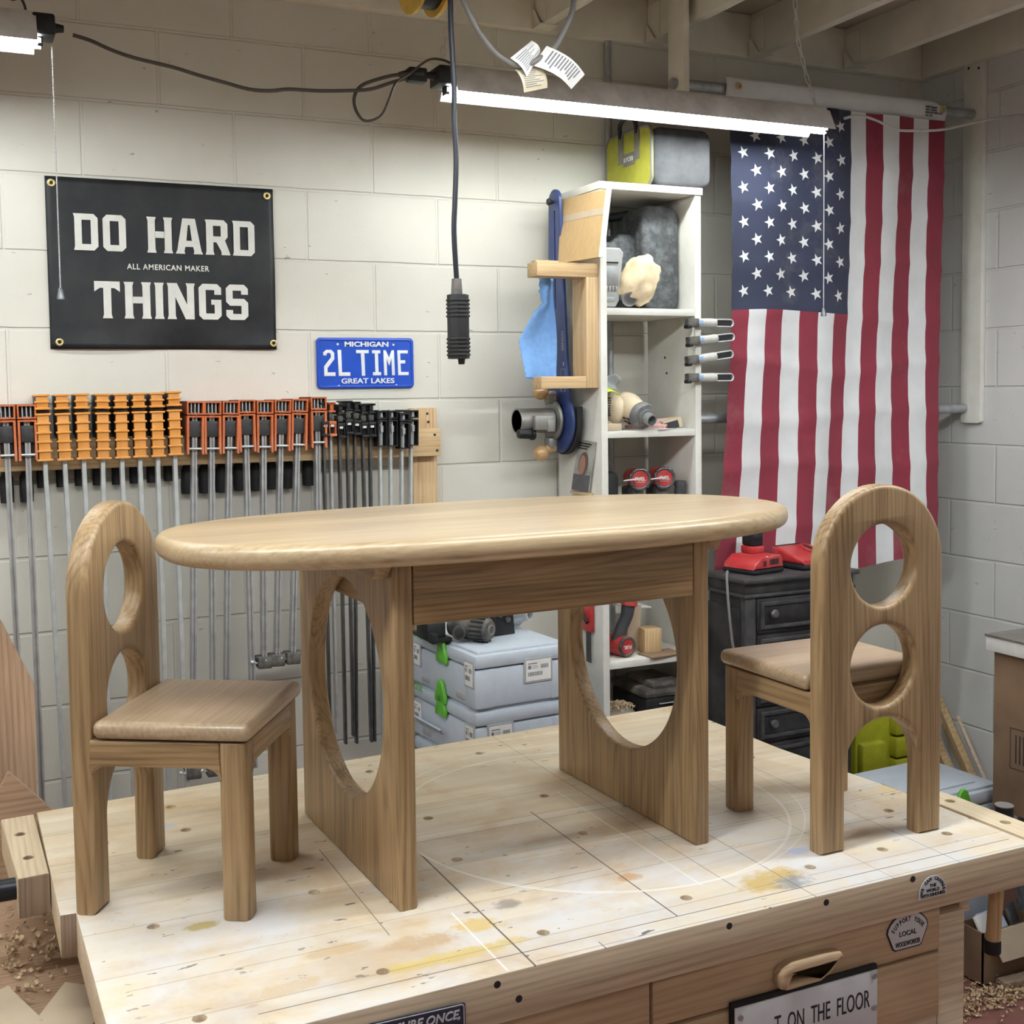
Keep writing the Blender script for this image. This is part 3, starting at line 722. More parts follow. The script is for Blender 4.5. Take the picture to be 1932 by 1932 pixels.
def cord_reel():
    t = thing('cord_reel', 'yellow and black cord reel under the joists at the top edge', 'cord reel', (-2.31, -.9, 2.575))
    MB().tube([(-.028, 0, 0), (.02, 0, 0)], .085, 32).build('drum', M_black, t)
    for s in (-1, 1): MB().tube([(s * .032 - .004 + (s > 0) * -.01, 0, 0), (s * .032 + .004 + (s > 0) * -.01, 0, 0)], .10, 32).build('flange', M_reelyellow, t)
    MB().box((-.02, -.02, .05), (.02, .02, .19), .003).build('hanger', M_steel_dark, t)
cord_reel()

# ------------------------------------------------------------------ signs on the back wall
def glyphs():
    t_ = .2
    def oct_(w): return [(.11, 0), (w - .11, 0), (w, .11), (w, .89), (w - .11, 1), (.11, 1), (0, .89), (0, .11)]
    def stem(x, w=.2): return [(x - .03, 0), (x + w + .03, 0), (x + w, .10), (x + w, .90), (x + w + .03, 1), (x - .03, 1), (x, .90), (x, .10)]
    hole = [(.19, .17), (.43, .17), (.43, .83), (.19, .83)]
    return {
        'D': (.62, [([(-.03, 0), (.51, 0), (.62, .11), (.62, .89), (.51, 1), (-.03, 1), (0, .90), (0, .10)], [hole])]),
        'O': (.62, [(oct_(.62), [hole])]),
        'H': (.66, [(stem(0), []), (stem(.46), []), ([(.19, .42), (.47, .42), (.47, .60), (.19, .60)], [])]),
        'A': (.72, [([(-.03, 0), (.24, 0), (.22, .08), (.25, .2), (.47, .2), (.50, .08), (.48, 0), (.75, 0), (.70, .1), (.54, 1), (.18, 1), (.02, .1)], [[(.28, .37), (.44, .37), (.385, .82), (.335, .82)]])]),
        'R': (.66, [([(-.03, 0), (.23, 0), (.2, .1), (.2, .36), (.29, .36), (.43, .1), (.43, 0), (.69, 0), (.66, .1), (.54, .42), (.62, .52), (.62, .89), (.51, 1), (-.03, 1), (0, .9), (0, .1)], [[(.2, .53), (.42, .53), (.42, .83), (.2, .83)]])]),
        'T': (.66, [([(.20, 0), (.46, 0), (.43, .1), (.43, .82), (.52, .82), (.66, .72), (.66, 1), (0, 1), (0, .72), (.14, .82), (.23, .82), (.23, .1)], [])]),
        'I': (.22, [(stem(.01), [])]),
        'N': (.7, [([(-.03, 0), (.22, 0), (.19, .1), (.19, .62), (.46, 0), (.70, 0), (.70, .9), (.73, 1), (.48, 1), (.51, .9), (.51, .40), (.24, 1), (-.03, 1), (0, .9), (0, .1)], [])]),
        'G': (.62, [([(.11, 0), (.51, 0), (.62, .11), (.62, .56), (.34, .56), (.34, .42), (.43, .42), (.43, .17), (.19, .17), (.19, .83), (.43, .83), (.43, .7), (.62, .7), (.62, .89), (.51, 1), (.11, 1), (0, .89), (0, .11)], [])]),
        'S': (.62, [([(.11, 0), (.51, 0), (.62, .11), (.62, .49), (.51, .6), (.19, .6), (.19, .83), (.43, .83), (.43, .72), (.62, .72), (.62, .89), (.51, 1), (.11, 1), (0, .89), (0, .51), (.11, .4), (.43, .4), (.43, .17), (.19, .17), (.19, .28), (0, .28), (0, .11)], [])]),
        ' ': (.34, [])}
GL = glyphs()
def block_text(mb, s, x0, x1, z0, h, y, mi=0, gap=.13):
    wid = sum(GL[c][0] for c in s) + gap * (len(s) - 1)
    k = (x1 - x0) / wid; x = x0
    for c in s:
        w, parts = GL[c]
        for out, holes in parts:
            f = lambda pl: [(x + p[0] * k, z0 + p[1] * h) for p in pl]
            mb.prism(f(out), .0006, 0, [f(hh) for hh in holes], mi, M=T(0, y, 0) @ XZ)
        x += (w + gap) * k
def banner():
    O = (-2.745, -.004, 2.0)
    t = thing('banner', 'black vinyl banner reading DO HARD THINGS with a brass eyelet in each corner', 'banner', O)
    def fn(u, v):
        x = -3.049 + .609 * u + .012 * (1 - v) * 0; z = 2.232 - .455 * v
        y = -.006 - .004 * math.sin(PI * u) * math.sin(PI * v) - .0025 * math.sin(v * 9 + u * 3) * u - .004 * max(0, v - .9) * 10 * math.sin(u * 8)
        return (x, y, z)
    sh = MB().grid(fn, 40, 30).build('sheet', M_vinyl, t, org=O)
    sd = sh.modifiers.new('thick', 'SOLIDIFY'); sd.thickness = .0012; sd.offset = -1
    mb = MB()
    block_text(mb, 'DO HARD', -2.979, -2.497, 2.040, .097, -.0125)
    block_text(mb, 'THINGS', -2.934, -2.520, 1.860, .099, -.0125)
    mb.text('ALL AMERICAN MAKER', .021, T(-2.737, -.0125, 1.9935) @ XZ, ext=.0003, bold=.0004, sx=.92, spacing=1.12)
    mb.build('lettering', M_offwhite, t, org=O)
    for x, z in ((-3.033, 2.214), (-2.458, 2.212), (-2.449, 1.795), (-3.026, 1.795)):
        pl = circ(0, 0, .0105, 20)
        MB().prism(pl, .004, .0012, [circ(0, 0, .0045, 14)], M=T(x, -.0095, z) @ XZ).build('eyelet', M_brass, t, org=O)
banner()
def plate():
    O = (-2.172, -.012, 1.738)
    t = thing('license_plate', 'blue license plate reading 2L TIME below and right of the banner', 'license plate', O)
    mb = MB().prism(rrect(.302, .150, .013, 6, -2.172, 1.738), .0016, .0005, M=T(0, -.006, 0) @ XZ)
    mb.build('plate', M_blue_plate, t, org=O)
    MB().prism(rrect(.296, .144, .012, 6, -2.172, 1.738), .004, .0016, [rrect(.284, .132, .009, 6, -2.172, 1.738)], M=T(0, -.0075, 0) @ XZ).build('rim', M_blue_plate, t, org=O)
    mb = MB(); y = -.0078
    mb.fit_text('MICHIGAN', -2.237, -2.101, 1.7870, .0145, y, bold=.03, ext=.0012)
    mb.fit_text('GREAT LAKES', -2.249, -2.084, 1.6785, .0150, y, bold=.02, ext=.0012)
    X = lambda p: -2.3225 + (p - 145) / 5363
    Z = lambda p: 1.813 - (p - 135) / 5767
    def poly(pts): mb.prism([(X(a), Z(b)) for a, b in pts], .0014, .0004, M=T(0, y, 0) @ XZ, res=1)
    poly([(252, 440), (252, 390), (300, 343), (385, 343), (432, 395), (432, 500), (318, 650), (318, 722), (445, 722), (445, 785), (262, 785), (262, 620), (375, 470), (375, 415), (350, 395), (325, 395), (305, 415), (305, 440)][::-1])
    poly([(485, 343), (545, 343), (552, 722), (688, 722), (688, 785), (498, 785)][::-1])
    poly([(790, 345), (1000, 345), (1000, 400), (928, 400), (935, 783), (880, 783), (868, 400), (790, 400)][::-1])
    poly([(1055, 348), (1195, 348), (1195, 402), (1155, 402), (1160, 722), (1202, 722), (1202, 778), (1064, 778), (1064, 722), (1106, 722), (1100, 402), (1055, 402)][::-1])
    poly([(1246, 348), (1285, 348), (1340, 470), (1385, 348), (1426, 348), (1436, 778), (1386, 778), (1380, 490), (1345, 605), (1335, 605), (1298, 490), (1305, 778), (1254, 778)][::-1])
    poly([(1482, 348), (1662, 348), (1662, 402), (1532, 402), (1534, 520), (1615, 520), (1615, 575), (1536, 575), (1540, 722), (1670, 722), (1670, 778), (1490, 778)][::-1])
    for x, z in ((-2.258, 1.7935), (-2.085, 1.7925), (-2.257, 1.671), (-2.078, 1.6715)):
        mb.cyl((x, -.0085, z), (x, -.0065, z), .0032, n=12)
    mb.build('lettering', M_enamel_white, t, org=O)
plate()

# ------------------------------------------------------------------ clamp rack and its clamps
def rack():
    t = thing('clamp_rack', 'rough pine rail on uprights along the wall that the clamps hang on', 'rack', (-2.7, -.04, 1.5))
    O = (-2.7, -.04, 1.5)
    MB().box((-3.75, -.078, 1.459), (-1.966, -.041, 1.541), .002).build('rail', M_pine['x'], t, org=O)
    for x in (-3.7, -2.042): MB().box((x, -.0405, .9), (x + .079, -.003, 1.602), .002).build('upright', M_pine['z'], t, org=O)
    mb = MB()
    for x, y, z in ((-1.985, -.0785, 1.522), (-1.978, -.0785, 1.475), (-1.993, -.041, 1.585), (-1.99, -.041, 1.56)): mb.cyl((x, y - .001, z), (x, y + .0005, z), .004, n=10)
    mb.build('screw_holes', M_ink, t, org=O)['kind'] = 'stuff'
rack()
ORD = ['first', 'second', 'third', 'fourth', 'fifth', 'sixth', 'seventh', 'eighth']
BARTOP = 1.60
def set_bar(c, length):
    for ch in c.children:
        if ch.name.startswith('bar'): ch.scale.z = length
def bar_mesh(w, d, mat, parent, groove=True):
    mb = MB()
    if groove:
        pl = [(-w / 2, -d / 2), (-w * .16, -d / 2), (-w * .13, -d * .30), (w * .13, -d * .30), (w * .16, -d / 2), (w / 2, -d / 2), (w / 2, d / 2), (-w / 2, d / 2)]
    else: pl = rrect(w, d, min(w, d) * .2, 2)
    mb.prism(pl, 1.0, 0, M=T(0, 0, -.5))
    b = mb.build('bar', mat, parent); b.location = (0, 0, BARTOP - 1.5); return b
def yellow_clamp():
    t = thing('bar_clamp', 'yellow', 'clamp')
    def head(zs, zt, n, deep_from, name):
        mb = MB().box((-.0145, -.028, zs), (.0145, .006, zt), .002); core = MB()
        core.box((-.0148, -.016, zs + .002), (.0148, .012, zt - .002), .002)
        core.box((-.0150, .008, max(zs, deep_from) + .001), (.0150, .098, zt - .001), .002)
        for i in range(n):
            z = zs + .003 + (zt - zs - .006) * i / (n - 1)
            w = .0185 if i not in (0, n - 1) else .0195
            mb.box((-w, -.0325, z - .0028), (w, -.014, z + .0028), .0018)
            if i in (0, n - 1) and z > deep_from: mb.box((-.0165, .010, z - .0018), (.0165, .098, z + .0018), .001)
        o = mb.build(name, M_yellow, t); core.build('jaw_core', M_black, o)
        return o
    head(.117, .157, 3, .117, 'fixed_jaw')
    sl = head(-.015, .108, 6, .046, 'sliding_jaw')
    MB().box((-.017, -.02, .1095), (.017, .097, .1155), .002).build('jaw_pad', M_black, t)
    bar_mesh(.0115, .026, M_alu, t, False)
    h = MB().lathe([(.0, -.09), (.013, -.09), (.0135, -.075), (.0125, -.03), (.009, -.02), (.006, 0.045), (0, .045)], 14, M=T(-.004, .087, 0)); h.build('handle', M_black, t)
    return t
def orange_clamp():
    t = thing('bar_clamp', 'orange', 'clamp')
    mb = MB()
    w = .0228
    mb.box((-w, -.028, .095), (w, .098, .099)); mb.box((-w, -.028, .127), (w, .098, .131))
    for s in (-1, 1): mb.box((s * w - .002 * (s > 0) * 2, -.028, .095), (s * w + .004 * (s < 0), .098, .131))
    fj = mb.build('fixed_jaw', M_orange, t)
    m2 = MB().box((-w + .004, .0, .099), (w - .004, .09, .127))
    m2.build('jaw_core', M_black_matte, fj)
    m3 = MB()
    for x in (-.010, 0, .010): m3.box((x - .0016, -.018, .099), (x + .0016, .0, .127))
    m3.build('slat', M_steel, fj)['kind'] = 'stuff'
    mb = MB().box((-w, -.028, .0875), (w, .098, .092))
    for s in (-1, 1):
        x0, x1 = sorted((s * w, s * (w - .006)))
        mb.prism([(.030, -.012), (.028, .09), (-.012, .09), (-.012, .045), (-.098, .045), (-.098, .09), (.03, .09)][:3] + [(-.010, .0)], x1 - x0, .001, M=T((x0 + x1) / 2, 0, 0) @ frame((0, -1, 0), (0, 0, 1), (-1, 0, 0)))
        mb.box((x0, .0, .047), (x1, .098, .09))
    sj = mb.build('sliding_jaw', M_orange, t)
    MB().box((-w + .007, -.018, .034), (w - .007, .02, .078), .003).build('clutch_block', M_blackdust, sj)
    MB().box((-w + .008, -.004, -.005), (w - .008, .02, .034)).build('clutch_core', M_black_matte, sj)
    MB().cyl((-w + .004, -.024, .003), (w - .004, -.024, .003), .0032, n=12).build('pin', M_alu, sj)
    bar_mesh(.0135, .028, M_steel, t)
    MB().lathe([(0, -.128), (.0165, -.126), (.0175, -.10), (.0165, -.06), (.010, -.045), (.006, -.02), (.006, .045), (0, .045)], 16, M=T(-.002, .087, 0)).build('handle', M_black_matte, t)
    return t
def small_clamp(mat, nm):
    t = thing('bar_clamp', nm, 'clamp')
    mb = MB().box((-.0105, -.026, .118), (.0105, .02, .124), .0015)
    mb.box((-.0135, -.026, .119), (.0135, .06, .124), .0015); mb.box((-.006, -.022, .10), (.006, .06, .12), .001); mb.box((-.0115, -.028, .096), (.0115, .06, .101), .0015)
    mb.build('fixed_jaw', mat, t)
    mb = MB().box((-.0125, -.03, .062), (.0125, .05, .071), .002)
    for s in (-1, 1): mb.box((s * .0125 - .0035 * (s > 0), -.028, .032), (s * .0125 + .0035 * (s < 0), .02, .068), .001)
    mb.box((-.0125, -.034, .028), (.0125, .02, .036), .002)
    sj = mb.build('sliding_jaw', mat, t)
    MB().box((-.006, -.0265, .055), (.006, -.012, .0615)).build('white_label', M_paper, sj)
    MB().box((-.0088, -.012, .036), (.0088, .015, .062)).build('core', M_black_matte, sj)
    MB().box((-.009, -.02, .074), (.009, .03, .092), .003).build('jaw_pad', M_blackdust, t)
    bar_mesh(.0085, .02, M_steel_dark if mat is M_black else M_steel, t, False)
    return t
def black_clamp():
    t = thing('bar_clamp', 'black', 'clamp')
    w = .0143
    def openbox(z0, z1, deep, name):
        mb = MB().box((-w, -.028, z1 - .004), (w, deep, z1)).box((-w, -.028, z0), (w, .012, z0 + .003))
        for s in (-1, 1): mb.box((s * w - .002 * (s > 0), -.028, z0), (s * w + .002 * (s < 0), .012, z1))
        mb.box((-w, -.005, z0), (w, .012, z1))
        mb.box((-w, .01, max(z0, .046)), (w, deep, z1))
        return mb.build(name, M_black, t)
    openbox(.074, .098, .098, 'fixed_jaw')
    sj = openbox(-.006, .071, .098, 'sliding_jaw')
    MB().prism([(-.004, 0), (.004, 0), (.0025, .018), (-.0025, .018)], .006, .001, M=T(0, -.018, .078) @ XZ).build('wedge', M_grey, t)
    MB().cyl((0, -.02, .036), (0, -.02, .054), .0055, n=14).build('collar', M_steel, sj)
    MB().cyl((0, -.02, -.004), (0, -.02, .066), .0018, n=10).build('spindle', M_alu, sj)
    bar_mesh(.0075, .02, M_alu, t, False)
    return t
def stop(parent, length, ang=0):
    mb = MB().box((-.020, -.022, -.018), (.020, .016, .016), .004).box((-.026, -.012, .004), (.026, .01, .018), .003)
    o = mb.build('end_stop', M_blackdust, parent); o.location = (0, 0, BARTOP - 1.5 - length)
    w = MB().tube([(-.02, -.012, -.002), (-.034, -.016, .002)], .003, 8); w.ball((-.036, -.017, .003), .006, n=10)
    w.build('wing_screw', M_alu, o)
def shrink(c, k):
    for ch in c.children:
        ch.scale.x *= k
    return c
def place(proto, xs, labels, group, used, lens, dz, tilt):
    out = []
    for i, x in enumerate(xs):
        c = proto if (i == 0 and not used) else copy_tree(proto)
        c.location = (x, -.105, 1.5 + dz[i]); c.rotation_euler = (0, tilt[i], 0)
        c['label'] = labels[i]; c['category'] = 'clamp'; c['group'] = group
        set_bar(c, lens[i]); out.append(c)
    return out
py = yellow_clamp()
xs = [-3.080, -3.032, -2.985, -2.937, -2.889, -2.843, -2.797, -2.752]
place(py, xs, ['%s yellow ribbed bar clamp from the left end of the yellow row' % o for o in ORD], 'yellow bar clamps', False, [1.25] * 8,
      [.0, 0, .001, 0, 0, .001, .001, .004], [-.022, -.02, -.012, .012, -.004, -.006, -.004, -.008])
po = orange_clamp()
L1 = ['orange framed bar clamp at the far left edge of the rack', 'orange framed bar clamp just left of the first yellow one']
L2 = ['%s orange framed bar clamp to the right of the yellow row' % o for o in ORD]
oc = place(po, [-3.169, -3.120, -2.700, -2.653, -2.605, -2.558, -2.510, -2.462, -2.414, -2.356], L1 + L2, 'orange bar clamps', False,
           [1.25, 1.25, .985, .985, .985, 1.0, .70, .70, .70, 1.1], [0, 0, .002, .001, .001, .004, .001, .003, .004, .009], [-.012, -.004, .03, .02, .036, .0, .022, .04, .046, .01])
for c in oc[2:5]: stop(c, .985)
for c in oc[6:9]: stop(c, .70)
ps = shrink(small_clamp(M_black, 'small'), .86)
sx = [-2.336, -2.290, -2.266, -2.244, -2.220, -2.198]
place(ps, sx, ['small black bar clamp half hidden left of the small orange one'] + ['%s small black bar clamp to the right of the small orange one' % o for o in ORD[:5]], 'small black bar clamps', False,
      [.93, .96, .95, .97, .965, .965], [0, -.006, .004, .001, -.006, -.005], [.0, .0, .0, .015, -.01, .004])
c = place(shrink(small_clamp(M_orange, 'so'), .86), [-2.316], ['small orange bar clamp among the small black ones'], 'small black bar clamps', False, [.93], [0], [0])[0]
del c['group']
pb = black_clamp()
place(pb, [-2.168, -2.136, -2.101, -2.072], ['leftmost big black box-headed clamp at the right of the rack', 'second big black box-headed clamp at the right of the rack',
      'third big black box-headed clamp, hanging lower than its neighbours', 'rightmost big black box-headed clamp, next to the bare rail end'], 'big black clamps', False, [1.0] * 4, [0, 0, -.008, 0], [.008, .012, .02, .02])

# ------------------------------------------------------------------ white shelf unit
def shelf():
    t = thing('shelf_unit', 'tall white open shelf unit against the back wall left of the flag', 'shelf', (-1.3675, -.155, 0))
    O = (-1.3675, -.155, 0)
    for x in (-1.545, -1.212): MB().box((x, -.31, 0), (x + .022, -.036, 2.238), .001).build('side_panel', M_white_paint, t, org=O)
    MB().box((-1.549, -.314, 2.2385), (-1.186, -.034, 2.260), .001).build('top_board', M_white_paint, t, org=O)
    for z in (1.892, 1.526, 1.283, .828, .60, .12): MB().box((-1.5225, -.308, z - .021), (-1.2125, -.04, z), .001).build('shelf_board', M_white_paint, t, org=O)
    mb = MB()
    for y, z in ((-.14, 1.75), (-.15, 1.70)): mb.cyl((-1.2135, y, z), (-1.2115, y, z), .004, n=10)
    mb.build('screw', M_ink, t, org=O)['kind'] = 'stuff'
shelf()
def bag():
    O = (-1.32, -.17, 2.2605)
    t = thing('tool_bag', 'lime and black soft tool bag on top of the white shelf unit', 'bag', O)
    MB().prism(rrect(.21, .175, .032, 6), .262, .012, M=T(-1.248, -.168, 2.351) @ frame((1, 0, 0), (0, 0, 1), (0, -1, 0))).build('body', M_blackbag, t, org=O)
    MB().prism(rrect(.262, .178, .030, 6), .012, .004, M=T(-1.357, -.170, 2.3525) @ frame((0, -1, 0), (0, 0, 1), (-1, 0, 0))).build('side_panel', M_lime, t, org=O)
    mb = MB().tube([(p[0], p[1], p[2]) for p in [(-1.361, -.170 - a, 2.3525 + b) for a, b in rrect(.266, .182, .031, 6)]], .0045, 8, closed=True)
    mb.build('piping', M_grey_cable, t, org=O)
    for y in (-.13, -.225):
        MB().box((-1.367, y - .014, 2.352), (-1.3635, y + .014, 2.44), .001).build('strap', M_grey_cable, t, org=O)
    MB().box((-1.3665, -.213, 2.340), (-1.3635, -.147, 2.378), .001).build('patch', M_grey_cable, t, org=O)
    MB().text('RYOBI', .020, T(-1.368, -.180, 2.352) @ YZ, bold=.0003, ext=.0005).build('lettering', M_offwhite, t, org=O)
    MB().tube(smooth_path([(-1.365, -.13, 2.43), (-1.37, -.135, 2.47), (-1.37, -.18, 2.485), (-1.37, -.22, 2.47), (-1.365, -.225, 2.43)], 6), .007, 10).build('handle', M_black_matte, t, org=O)
    return t
M_blackbag = plain('black_bag_fabric', (.045, .047, .055), .75, vary=.08, nscale=8, dust=((.2, .195, .2), .35, 6))
bag()

# things fixed to the left side of the shelf unit
def hexa(a, b):   # two quads (outer, inner)
    return MB().raw(list(a) + list(b), [(0, 1, 2, 3), (7, 6, 5, 4), (0, 4, 5, 1), (1, 5, 6, 2), (2, 6, 7, 3), (3, 7, 4, 0)])
q0 = [(-1.566, -.109, 2.236), (-1.566, -.384, 2.224), (-1.616, -.425, 2.024), (-1.616, -.180, 2.032)]
q1 = [(x + .017, y, z) for x, y, z in q0]
O = (-1.56, -.27, 2.03)
t = thing('plywood_board', 'tan board with a pale tape stripe leaning on the side of the white shelf unit', 'board', O)
hexa(q0, q1).build('panel', [M_mdf], t, org=O)
lerp = lambda a, b, u: tuple(p + (q - p) * u for p, q in zip(a, b))
MB().raw([tuple(c - (.0008 if i == 0 else 0) for i, c in enumerate(p)) for p in (lerp(q0[0], q0[3], .27), lerp(q0[1], q0[2], .27), lerp(q0[1], q0[2], .37), lerp(q0[0], q0[3], .37))] +
         [lerp(q0[0], q0[3], .27), lerp(q0[1], q0[2], .27), lerp(q0[1], q0[2], .37), lerp(q0[0], q0[3], .37)], [(0, 1, 2, 3), (7, 6, 5, 4), (0, 4, 5, 1), (1, 5, 6, 2), (2, 6, 7, 3), (3, 7, 4, 0)]).build('tape_stripe', M_card_light, t, org=O)
hexa([(q0[1][0], q0[1][1], q0[1][2]), (q1[1][0], q1[1][1], q1[1][2]), (q1[2][0], q1[2][1], q1[2][2]), (q0[2][0], q0[2][1], q0[2][2])],
     [(x, y - .002, z) for x, y, z in (q0[1], q1[1], q1[2], q0[2])]).build('painted_edge', M_white_edge, t, org=O)
O = (-1.62, -.27, 1.655)
t = thing('wooden_bracket', 'pine C-shaped bracket screwed to the side of the white shelf unit', 'bracket', O)
MB().box((-1.587, -.300, 1.655), (-1.5455, -.213, 1.985), .002).build('upright', M_pine['z'], t, org=O)
MB().box((-1.748, -.300, 1.980), (-1.5455, -.235, 2.021), .002).build('upper_arm', M_pine['x'], t, org=O)
MB().box((-1.738, -.300, 1.655), (-1.588, -.245, 1.690), .002).build('lower_arm', M_pine['x'], t, org=O)
MB().box((-1.735, -.268, 2.0215), (-1.66, -.240, 2.029), .001).build('top_shim', M_pine['x'], t, org=O)
def router_base():
    O = (-1.6, -.125, 1.457)
    t = thing('router_plate', 'long blue router plate with two turned wood knobs hanging beside the shelf unit', 'router plate', O)
    out = [(.0, 2.262 - 0)]
    pl = arc(.115, 2.228, .036, 180, 0, 16) + [(.185, 1.75)] + arc(.125, 1.555, .098, 40, -220, 36) + [(.065, 1.75)]
    pl = [(p[0], p[1]) for p in pl][::-1]
    slot = rrect(.008, .30, .0035, 3, .118, 2.05)
    MB().prism(pl, .010, .0015, [slot, circ(.125, 1.555, .022, 28)], M=T(-1.590, 0, 0) @ YZ).build('plate', M_navy, t, org=O)
    MB().prism(arc(.125, 1.555, .104, 0, -180, 30) + [(.021, 1.60), (.229, 1.60)], .018, .003, M=T(-1.571, 0, 0) @ YZ).build('base_disc', M_black_matte, t, org=O)
    MB().lathe([(.0, 0), (.009, 0), (.011, .004), (.009, .010), (.006, .012), (.006, .020), (0, .020)], 16, M=T(-1.618, -.118, 2.225) @ R('Y', 90)).build('clamp_knob', M_black, t, org=O)
    mb = MB()
    ring = lambda r0, r1, x0, x1: [(r0, x0), (r1, x0), (r1, x1), (r0, x1), (r0, x0)]
    mb.lathe(ring(.034, .0385, 0, .115), 36, M=T(-1.735, -.125, 1.558) @ R('Y', 90))
    mb.prism(circ(0, 0, .062, 40), .010, .002, [circ(0, 0, .034, 32)], M=T(-1.612, -.125, 1.558) @ YZ)
    for s in (-1, 1): mb.box((-1.635, -.145, 1.558 + s * .072 - .02), (-1.605, -.105, 1.558 + s * .072 + .02), .008)
    mb.box((-1.70, -.183, 1.530), (-1.63, -.160, 1.575), .004); mb.box((-1.66, -.186, 1.525), (-1.635, -.178, 1.56), .002)
    mb.build('motor_collar', plain('collar_grey', (.24, .235, .22), .45, .4, dust=((.5, .46, .4), .2, 14)), t, org=O)
    MB().lathe([(0, 0), (.013, 0), (.0145, .006), (.0165, .036), (.015, .04), (.02, .042), (.02, .052), (0, .052)], 20, M=T(-1.742, -.150, 1.520) @ R('Y', 90)).build('depth_knob', M_black, t, org=O)
    for s in (-1, 1):
        z = 1.552 + s * .094
        mb = MB().ball((-1.655, -.13, z), .0245); mb.tube([(-1.640, -.13, z - s * .008), (-1.612, -.128, z - s * .020)], [.012, .018], 16)
        mb.build('turned_knob', M_ballwood, t, org=O)
    mb = MB()
    for zz, ht in ((1.80, .09), (1.73, .012)):
        mb.box((-1.5955, -.172, zz - ht / 2), (-1.5945, -.166, zz + ht / 2)) if ht < .05 else mb.text('BENCH', .018, T(-1.5955, -.170, zz) @ YZ @ R('Z', 90), ext=.0003)
    for z0 in (1.70, 1.66): mb.prism(rrect(.028, .03, .002, 2), .0006, 0, [rrect(.026, .028, .002, 2)], M=T(-1.5955, -.165, z0) @ YZ)
    mb.build('markings', M_grey, t, org=O)
router_base()
def towel():
    O = (-1.70, -.22, 1.85)
    rng = random.Random(3)
    edge = [(2.000, -1.690), (1.94, -1.697), (1.905, -1.690), (1.885, -1.716), (1.80, -1.765), (1.75, -1.757), (1.69, -1.747)]
    def left(z):
        for (z0, x0), (z1, x1) in zip(edge, edge[1:]):
            if z <= z0 and z >= z1: return x0 + (x1 - x0) * (z0 - z) / (z0 - z1) + .003 * math.sin(z * 300)
        return edge[-1][1]
    def f(u, v):
        z = 1.985 - .30 * v
        x0 = left(z); x1 = -1.636 - .002 * v
        x = x0 + (x1 - x0) * u
        y = -.203 - .016 * math.sin(u * 5 + v * 2) * (1 - .4 * v) - .006 * math.sin(v * 7 + u * 4)
        return (x, y, z - .006 * u * v)
    o = MB().grid(f, 24, 36).build('paper_towel', M_blue_towel, None, org=O)
    s = o.modifiers.new('thick', 'SOLIDIFY'); s.thickness = .0015
    tag(o, 'torn blue paper towel hanging on the pine bracket', 'towel')
towel()

# ------------------------------------------------------------------ things on the shelves
def case():
    O = (-1.34, -.18, 1.893)
    t = thing('tool_case', 'dusty black moulded tool case standing on the top shelf', 'case', O)
    M_case = plain('dusty_case', (.05, .054, .058), .6, vary=.12, nscale=60, dust=((.22, .24, .26), .45, 45), bumpy=.3)
    MB().prism(rrect(.135, .318, .035, 6), .16, .012, M=T(-1.286, -.155, 2.054) @ frame((1, 0, 0), (0, 0, 1), (0, -1, 0))).build('shell', M_case, t, org=O)
    MB().prism([(-.10, -.16), (.06, -.16), (.06, .06), (.045, .075), (0, .075), (-.03, .05), (-.10, .05)], .12, .012, M=T(-1.405, -.13, 2.054) @ frame((1, 0, 0), (0, 0, 1), (0, -1, 0))).build('shell_half', M_case, t, org=O)
    MB().tube(smooth_path([(-1.46, -.10, 2.10), (-1.45, -.10, 2.185), (-1.39, -.10, 2.19), (-1.33, -.11, 2.20)], 6), .014, 12).build('handle', M_black, t, org=O)
case()
def charger():
    O = (-1.490, -.25, 1.893)
    t = thing('battery_charger', 'upright light grey battery charger at the left of the top shelf', 'charger', O)
    Mx = T(-1.490, -.255, 2.0) @ R('X', 8)
    MB().prism([(-.034, -.10), (.02, -.10), (.032, -.08), (.034, .045), (.036, .05), (.036, .062), (.022, .075), (-.034, .075)], .06, .005, M=Mx @ XZ).build('body', M_grey_lt, t, org=O)
    mb = MB().box((-.026, -.0335, .030), (.018, -.0285, .034), 0, 0, Mx)
    mb.box((-.026, -.0335, -.035), (.022, -.0285, .022), .001, 1, Mx)
    mb.build('battery_slot', [M_black, M_galv], t, org=O)
    mb = MB()
    for i in range(4): mb.box((-.022 + i * .011, -.037, -.052), (-.015 + i * .011, -.0315, -.038), .001, 0, Mx)
    mb.build('contact', M_steel, t, org=O)['kind'] = 'stuff'
    MB().box((-.022, -.0345, -.085), (.014, -.030, -.070), .003, 0, Mx).build('vent', M_galv, t, org=O)
M_grey_lt = plain('charger_grey', (.46, .47, .47), .5, vary=.03)
charger()
